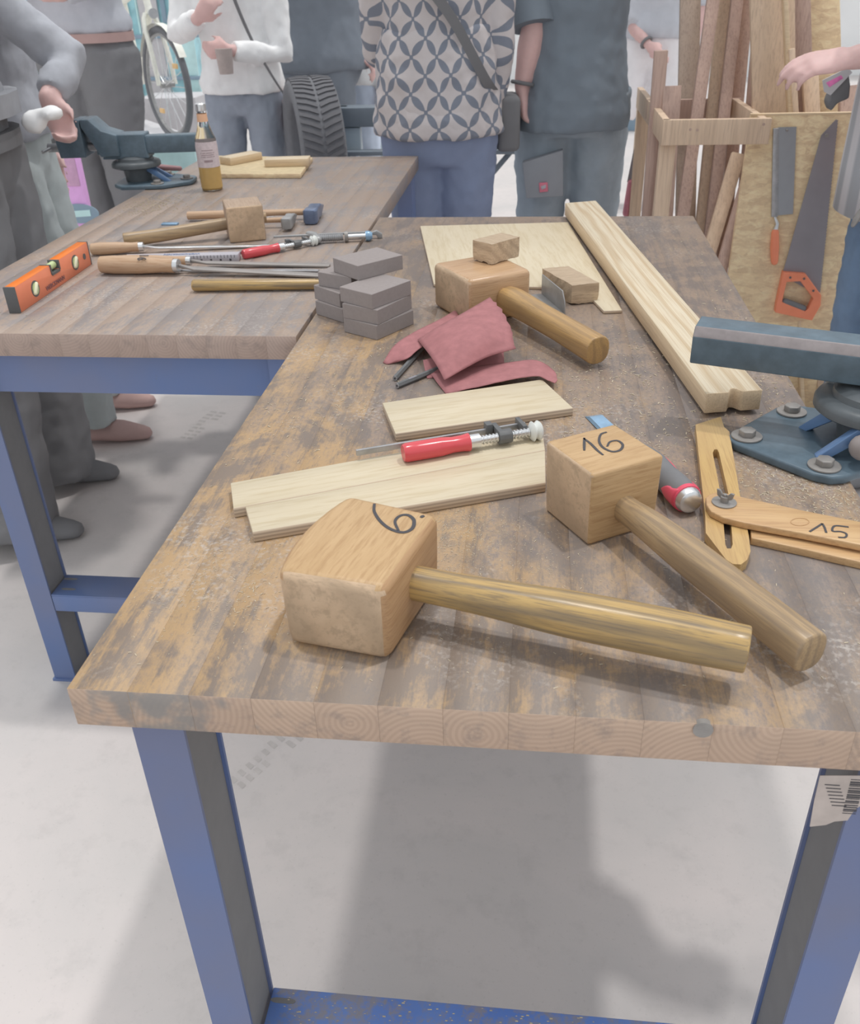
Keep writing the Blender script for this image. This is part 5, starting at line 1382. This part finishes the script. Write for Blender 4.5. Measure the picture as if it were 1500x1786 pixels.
# person behind the timbers with shorts and watch
Y = 5.6; p = atY(1150, 60, Y)
a5 = world_arm(p.x, Y, 170, 1.02, [atY(1108, 40, Y-.05), atY(1140, 78, Y-.16)])
sh_, ring_, AR_ = person('person in a light grey shirt and pale shorts with a dark watch, behind the timbers', p.x-.03, Y, 170, 1.02, top='greysweater', sleeve='elbow', top_hem=.93, trou='shortgrey', leg_end=.5, voxel=.015,
    arms={'R': (a5[0], a5[1], (-.6, .3, -.5), (0, -1, 0), .5)}, feet=((-.12, .05), (.26, .1)), shoe='whitecloth')
sh2, el2, wr2 = AR_['R'][:3]; d = (wr2-el2).normalized(); ob('watch', MB().torus(wr2-d*.02, d, .032, .008, 20, 8), M['blackleather'], sh_)

# person at the right reaching in with a hand
Y = 1.98; s_ = 1.02; cx = 1.37
hw = atY(1484, 102, Y-.02); el_ = atY(1640, 70, Y-.02)
a6 = world_arm(cx, Y, 96, s_, [el_, hw])
hd = (world_arm(0, 0, 96, 1, [(-1.0, -.08, -.10)])[0])
pn = (world_arm(0, 0, 96, 1, [(0.1, .5, -.85)])[0])
rp, ring_, AR_ = person('person at the right edge in jeans and striped apron reaching out a bare hand', cx, Y, 96, s_, top='blackcoat', sleeve='short', top_hem=.90, trou='jeans', voxel=.0062, width=1.1, thick=1.25, legw=1.15,
    arms={'L': (a6[0], a6[1], hd, pn, .42)}, feet=((-.10, .0), (.10, .04)))
def apron():
    b = MB(); rings = []
    for z, w0 in ((.74, .19), (.85, .19), (1.0, .175), (1.2, .15), (1.4, .11)):
        row = [V((w0*math.sin(a)*1.15, .205*math.cos(a*.9)+.0, z)) for a in [(-1.2+2.4*k/12) for k in range(13)]]; rings.append(row)
    b.loft(rings, closed=False); o = ob('apron', b, M['stripes'], rp); q = o.modifiers.new('t', 'SOLIDIFY'); q.thickness = .004
apron()
pk = thing('dark_bag', 'dark bag with pink and white print hanging beside the reaching hand', 'bag', (0, 0, 0)); pk.location = atY(1462, 165, 2.16)
def pl(x, y, Yp=2.16): p = atY(x, y, Yp); q = pk.location; return (p.x-q.x, p.z-q.z)
Mx = axes((0, 0, 0), (1, 0, 0), (0, 0, 1), (0, -1, 0))
ob('bag_body', MB(Mx).prism([pl(1448, 168), pl(1480, 120), pl(1484, 150), (pl(1482, 172)), pl(1462, 180), pl(1450, 195), pl(1444, 180)], -.05, .0), M['blackleather'], pk, bevel=.006)
ob('bag_print', MB(Mx).prism([pl(1434, 140), pl(1478, 118), pl(1486, 126), pl(1448, 166), pl(1437, 160)], .0, .004), M['greypanel'], pk)
ob('print_text', MB(Mx).prism([pl(1440, 144), pl(1466, 131), pl(1470, 136), pl(1446, 152)], .004, .0046), M['pinkpack'], pk)
br_ = thing('brush', 'small tool with a pale rounded handle tucked at the jeans on the right edge', 'brush', atY(1494, 378, 1.86))
ob('handle', MB().tube([(-.004, 0, -.020), (0, 0, -.008), (.006, 0, .008), (.016, 0, .030)], [.006, .0085, .0075, .004], 12, round_ends=True), M['zinc'], br_)
ob('bristle_tuft', MB().tube([(.016, 0, .030), (.024, 0, .052)], [.005, .008], 10), M['blackleather'], br_)

# ================================================================ FARTHER THINGS
# bicycle on its display stand
def bicycle():
    Yb = 5.6; c = atY(292, 148, Yb)
    ang = math.radians(128)                     # the frame runs away to the left and back
    r = thing('bicycle', 'cream bicycle on a stand behind the benches, front wheel turned to the camera', 'bicycle', (c.x, Yb, 0), ang)
    R_ = .315; z = c.z
    def wheel(name, x, turn):
        Mx_ = Matrix.Translation((x, 0, z)) @ Matrix.Rotation(turn, 4, 'Z')
        w_ = ob(name, MB(Mx_).torus((0, 0, 0), (0, 1, 0), R_, .021, 56, 10), M['rubber'], r)
        ob('rim', MB(Mx_).torus((0, 0, 0), (0, 1, 0), R_-.026, .012, 56, 8), M['galv'], w_)
        ob('hub', MB(Mx_).cyl((0, -.045, 0), (0, .045, 0), .018, 14), M['galv'], w_)
        for k in range(18):
            a = 2*PI*k/18; ob('spoke', MB(Mx_).tube([(.016*math.cos(a+.6), .02*(-1)**k, .016*math.sin(a+.6)), ((R_-.03)*math.cos(a), 0, (R_-.03)*math.sin(a))], .0022, 5), M['steel'], w_)
        return Mx_
    m1 = wheel('wheel', 0, math.radians(6)); wheel('wheel', 1.06, 0)
    ob('mudguard', MB(m1).loft([[V(((R_+.035)*math.cos(a), y, (R_+.035)*math.sin(a))) for y in (-.024, 0, .024)] for a in [math.radians(25+7*k) for k in range(19)]], closed=False), M['cream'], r)
    cr = M['cream']; tp = V((.20, 0, z+.58))
    ob('fork', MB(m1).tube(catmull([(.0, .055, 0), (.03, .055, .16), (.10, .045, .34), (.12, .02, .40)], 5), .015, 10), cr, r)
    ob('fork', MB(m1).tube(catmull([(.0, -.055, 0), (.03, -.055, .16), (.10, -.045, .34), (.12, -.02, .40)], 5), .015, 10), cr, r)
    ob('head_tube', MB().tube([(.115, 0, z+.39), tp], .022, 12), cr, r)
    ob('down_tube', MB().tube([(.13, 0, z+.42), (.58, 0, z-.02)], .024, 12), cr, r)
    ob('top_tube', MB().tube([(.18, 0, z+.55), (.68, 0, z+.46)], .020, 12), cr, r)
    ob('seat_tube', MB().tube([(.58, 0, z-.02), (.70, 0, z+.58)], .020, 12), cr, r)
    ob('chain_stay', MB().tube([(.58, 0, z-.02), (1.06, .05, z)], .013, 10), cr, r); ob('chain_stay', MB().tube([(.58, 0, z-.02), (1.06, -.05, z)], .013, 10), cr, r)
    ob('seat_stay', MB().tube([(.69, 0, z+.46), (1.06, .05, z)], .011, 10), cr, r); ob('seat_stay', MB().tube([(.69, 0, z+.46), (1.06, -.05, z)], .011, 10), cr, r)
    ob('saddle', MB().tube([(.60, 0, z+.66), (.70, 0, z+.66), (.82, 0, z+.67)], [.02, .05, .08], 14, flat=.4, round_ends=True), M['leather'], r)
    ob('seat_post', MB().tube([(.70, 0, z+.56), (.715, 0, z+.65)], .013, 10), M['steel'], r)
    ob('handlebar', MB().tube(catmull([(.36, .30, z+.66), (.24, .26, z+.70), (.17, .10, z+.70), (.17, -.10, z+.70), (.24, -.26, z+.70), (.36, -.30, z+.66)], 5), .011, 10), M['steel'], r)
    ob('headlight', MB().tube([(.05, 0, z+.40), (.10, 0, z+.40)], [.030, .022], 16), M['steel'], r)
    ob('reflector', MB().box((-.015, -.20, z+.14), (.0, -.14, z+.17)) if 0 else MB(m1).box((-.20, -.006, .10), (-.13, .006, .13)), M['orange2'], r, bevel=.005)
    ob('reflector', MB(m1).box((.12, -.006, -.18), (.19, .006, -.15)), M['orange2'], r, bevel=.005)
    ob('crank', MB().torus((.58, .03, z-.02), (0, 1, 0), .085, .006, 30, 8), M['steel'], r)
    zb_ = z-R_-.02
    ob('stand', MB().box((-.15, -.16, 0), (1.2, .16, zb_)), M['greypanel'], r, bevel=.005)
bicycle()
def panel(name, label, cat, px, Yp, mat, th=.06, ground=True, extras=()):
    W_ = [atY(x, y, Yp) for x, y in px]; c = sum(W_, V())/len(W_); xs = [p.x for p in W_]; zs = [p.z for p in W_]
    r = thing(name, label, cat, (c.x, Yp, 0))
    z0 = 0 if ground else min(zs)
    ob('panel_face', MB().box((min(xs)-c.x, 0, max(0, z0)), (max(xs)-c.x, th, max(zs))), M[mat], r, bevel=.004)
    for nm, q, mm, dy in extras:
        Q = [atY(x, y, Yp-dy) for x, y in q]; xa = [p.x-c.x for p in Q]; za = [p.z for p in Q]
        ob(nm, MB().box((min(xa), -dy, min(za)), (max(xa), -dy+.02, max(za))), M[mm], r, bevel=.003)
    return r
panel('display_case', 'pale blue glazed display case behind the bicycle', 'display case', [(195, -60), (350, 175)], 7.4, 'cyan', .5, True,
      [('frame_post', [(208, -60), (214, 170)], 'cyan2', .03), ('frame_post', [(262, -60), (267, 170)], 'greypanel', .03), ('frame_post', [(318, -60), (324, 170)], 'cyan2', .03),
       ('shelf', [(196, 136), (350, 139)], 'darkpanel', .05), ('shelf', [(196, 62), (350, 65)], 'darkpanel', .05), ('bright_strip', [(226, -60), (244, 60)], 'cyan2', .04), ('dark_strip', [(276, -60), (284, 40)], 'darkpanel', .04)])  # bright and dark strips are plain panel colours
panel('low_podium', 'grey low podium in front of the pale blue case', 'podium', [(238, 172), (350, 235)], 6.85, 'greypanel', .4, True)
panel('wall_cabinet', 'grey green cabinet with a white top between the white shirt and the patterned blouse', 'cabinet', [(628, 62), (680, 250)], 7.2, 'cabinet', .5, True, [('white_top', [(626, 52), (682, 60)], 'whitesheet', .04)])
panel('partition', 'dark blue grey partition between the work trousers and the timbers', 'partition', [(1080, 90), (1200, 235)], 8.6, 'darkpanel', .1, True, [('white_rail', [(1080, 36), (1200, 48)], 'whitesheet', .05)])
panel('exhibition_wall', 'white exhibition wall behind the dark coated person', 'partition', [(470, -60), (640, 150)], 9.5, 'whitesheet', .1)
panel('exhibition_wall', 'white and blue exhibition wall at the far left behind the grey sweater', 'partition', [(-60, -60), (190, 210)], 8.8, 'cabinet', .1)
panel('blue_mat', 'pale blue low box on the floor between the vise and the bottle', 'box', [(262, 262), (345, 300)], 4.9, 'cyan2', .25)
panel('speckled_sack', 'grey speckled carpet roll standing behind the bottle and tyre', 'carpet roll', [(462, 150), (505, 290)], 4.9, 'greypave', .25)
pp = panel('pink_stand', 'pink advertising stand seen between the left legs and the far vise', 'advertising stand', [(88, 255), (165, 420)], 3.2, 'magenta', .04, True, [('upper_field', [(90, 262), (140, 325)], 'darkpink', .004)])
c = atY(138, 373, 3.19); q = pp.location
ob('oval_emblem', MB(axes((c.x-q.x, -.002, c.z), (1, 0, 0), (0, 0, 1), (0, -1, 0))).prism([(.085*math.cos(a), .040*math.sin(a)) for a in [2*PI*k/30 for k in range(30)]], 0, .006), M['darkpanel'], pp)
ob('emblem_text', MB(axes((c.x-q.x, -.008, c.z), (1, 0, 0), (0, 0, 1), (0, -1, 0))).prism([(-.02, -.014), (.05, -.010), (.05, .016), (-.02, .012)], 0, .002), M['cyan2'], pp)
lg = thing('stand_leg', 'dark slanting stand leg in front of the pink stand', 'stand', (0, 0, 0)); a, b = atY(98, 270, 2.75), atY(136, 470, 2.75); lg.location = (b.x, 2.75, 0)
d = (b-a); b2 = b + d*(b.z/-d.z) if d.z < 0 else b
lg.location = (b2.x, 2.75, 0); ob('tube', MB().tube([a-V(lg.location)-d*.3, V((0, 0, .012))], .011, 10), M['black'], lg); ob('foot', MB().cyl((0, 0, 0), (0, 0, .02), .02, 12), M['blackrubber'], lg)

# vehicle axle with tyre
def axle():
    Yt = 3.72; c = atY(545, 215, Yt); Rw = .30
    cz = atY(545, 134, Yt).z-Rw
    r = thing('axle_stand', 'vehicle axle on a stand with a treaded tyre on its left end', 'axle', (c.x, Yt, 0))
    Mx = Matrix.Translation((0, 0, cz)) @ Matrix.Rotation(math.radians(22), 4, 'Z')
    b = MB(Mx); n = 64
    prof = [(-.085, .205), (-.098, .25), (-.098, .275), (-.085, .293), (-.05, .299), (0, .300), (.05, .299), (.085, .293), (.098, .275), (.098, .25), (.085, .205), (.07, .195), (-.07, .195)]
    rings = [[V((x, rr*math.cos(2*PI*k/n), rr*math.sin(2*PI*k/n))) for x, rr in prof] for k in range(n)]; rings.append(rings[0]); b.loft(rings, cap=False)
    ty = ob('tyre', b, M['rubber'], r, sharp=50)
    tb = MB(Mx)
    for k in range(60):
        for sg in (-1, 1):
            a0 = 2*PI*k/60; w_ = 2*PI/60*.52
            for i, (xa, xb, sh) in enumerate(((.006, .045, .0), (.045, .088, .055))):
                P = []
                for rr in (.297, .306):
                    for (x, aa) in ((xa, a0+sh*(0 if i == 0 else 1)), (xb, a0+.055+sh), (xb, a0+.055+sh+w_), (xa, a0+sh*(0 if i == 0 else 1)+w_)):
                        q_ = rr-(.006 if x > .07 else 0); P.append(V((sg*x, q_*math.sin(aa), q_*math.cos(aa))))
                tb.add(P, [(3, 2, 1, 0), (4, 5, 6, 7), (0, 1, 5, 4), (1, 2, 6, 5), (2, 3, 7, 6), (3, 0, 4, 7)])
    ob('tread', tb, M['rubber2'], ty, smooth=False, kind='stuff')
    ob('rim', MB(Mx).tube([(.0, 0, 0), (.06, 0, 0), (.085, 0, 0)], [.19, .19, .20], 40), M['darkrim'], r)
    ob('hub', MB(Mx).tube([(.085, 0, 0), (.11, 0, 0), (.12, 0, 0)], [.08, .07, .04], 24), M['dullsteel'], r)
    def rl(x, y, Yp=Yt): p = atY(x, y, Yp); return V((p.x-c.x, Yp-Yt, p.z))
    ob('beam', MB().box((rl(565, 215).x, -.04, rl(600, 220).z), (rl(900, 215).x, .06, rl(600, 186).z)), M['blackframe'], r, bevel=.004)
    ob('lower_rail', MB().box((rl(560, 262).x, -.10, rl(600, 266).z), (rl(900, 262).x, -.04, rl(600, 258).z)), M['blackframe'], r, bevel=.003)
    ob('cross_plate', MB().box((rl(575, 240).x, -.02, rl(600, 262).z), (rl(630, 240).x, .03, rl(600, 222).z)), M['cabinet'], r, bevel=.003)
    ob('gear_housing', MB().tube([rl(845, 246), rl(868, 240), rl(892, 240)], [.03, .045, .035], 16), M['dullsteel'], r)
    ob('side_plate', MB().box((rl(835, 240).x, -.08, rl(860, 252).z), (rl(893, 240).x, -.06, rl(860, 232).z)), M['galv'], r, bevel=.003)
    P0 = rl(893, 262, 3.66); P1 = rl(800, 372, 3.66); d = P1-P0; P1 = P0+d*((P0.z-.03)/-d.z) if 0 else P1
    ob('strut', MB().plank(P0, P1, .022, .022), M['blackframe'], r, bevel=.002)
    zf = P1.z
    ob('leg', MB().box((P1.x-.02, P1.y-.02, 0), (P1.x+.02, P1.y+.02, zf+.01)), M['blackframe'], r, bevel=.002)
    ob('leg', MB().box((-.02, .02, 0), (.02, .06, cz-.05)) if 0 else MB().box((.12, .0, 0), (.16, .04, rl(600, 186).z)), M['blackframe'], r, bevel=.002)
    ob('foot_beam', MB().box((.10, -.3, 0), (.18, .3, .04)), M['blackframe'], r, bevel=.003)
axle()
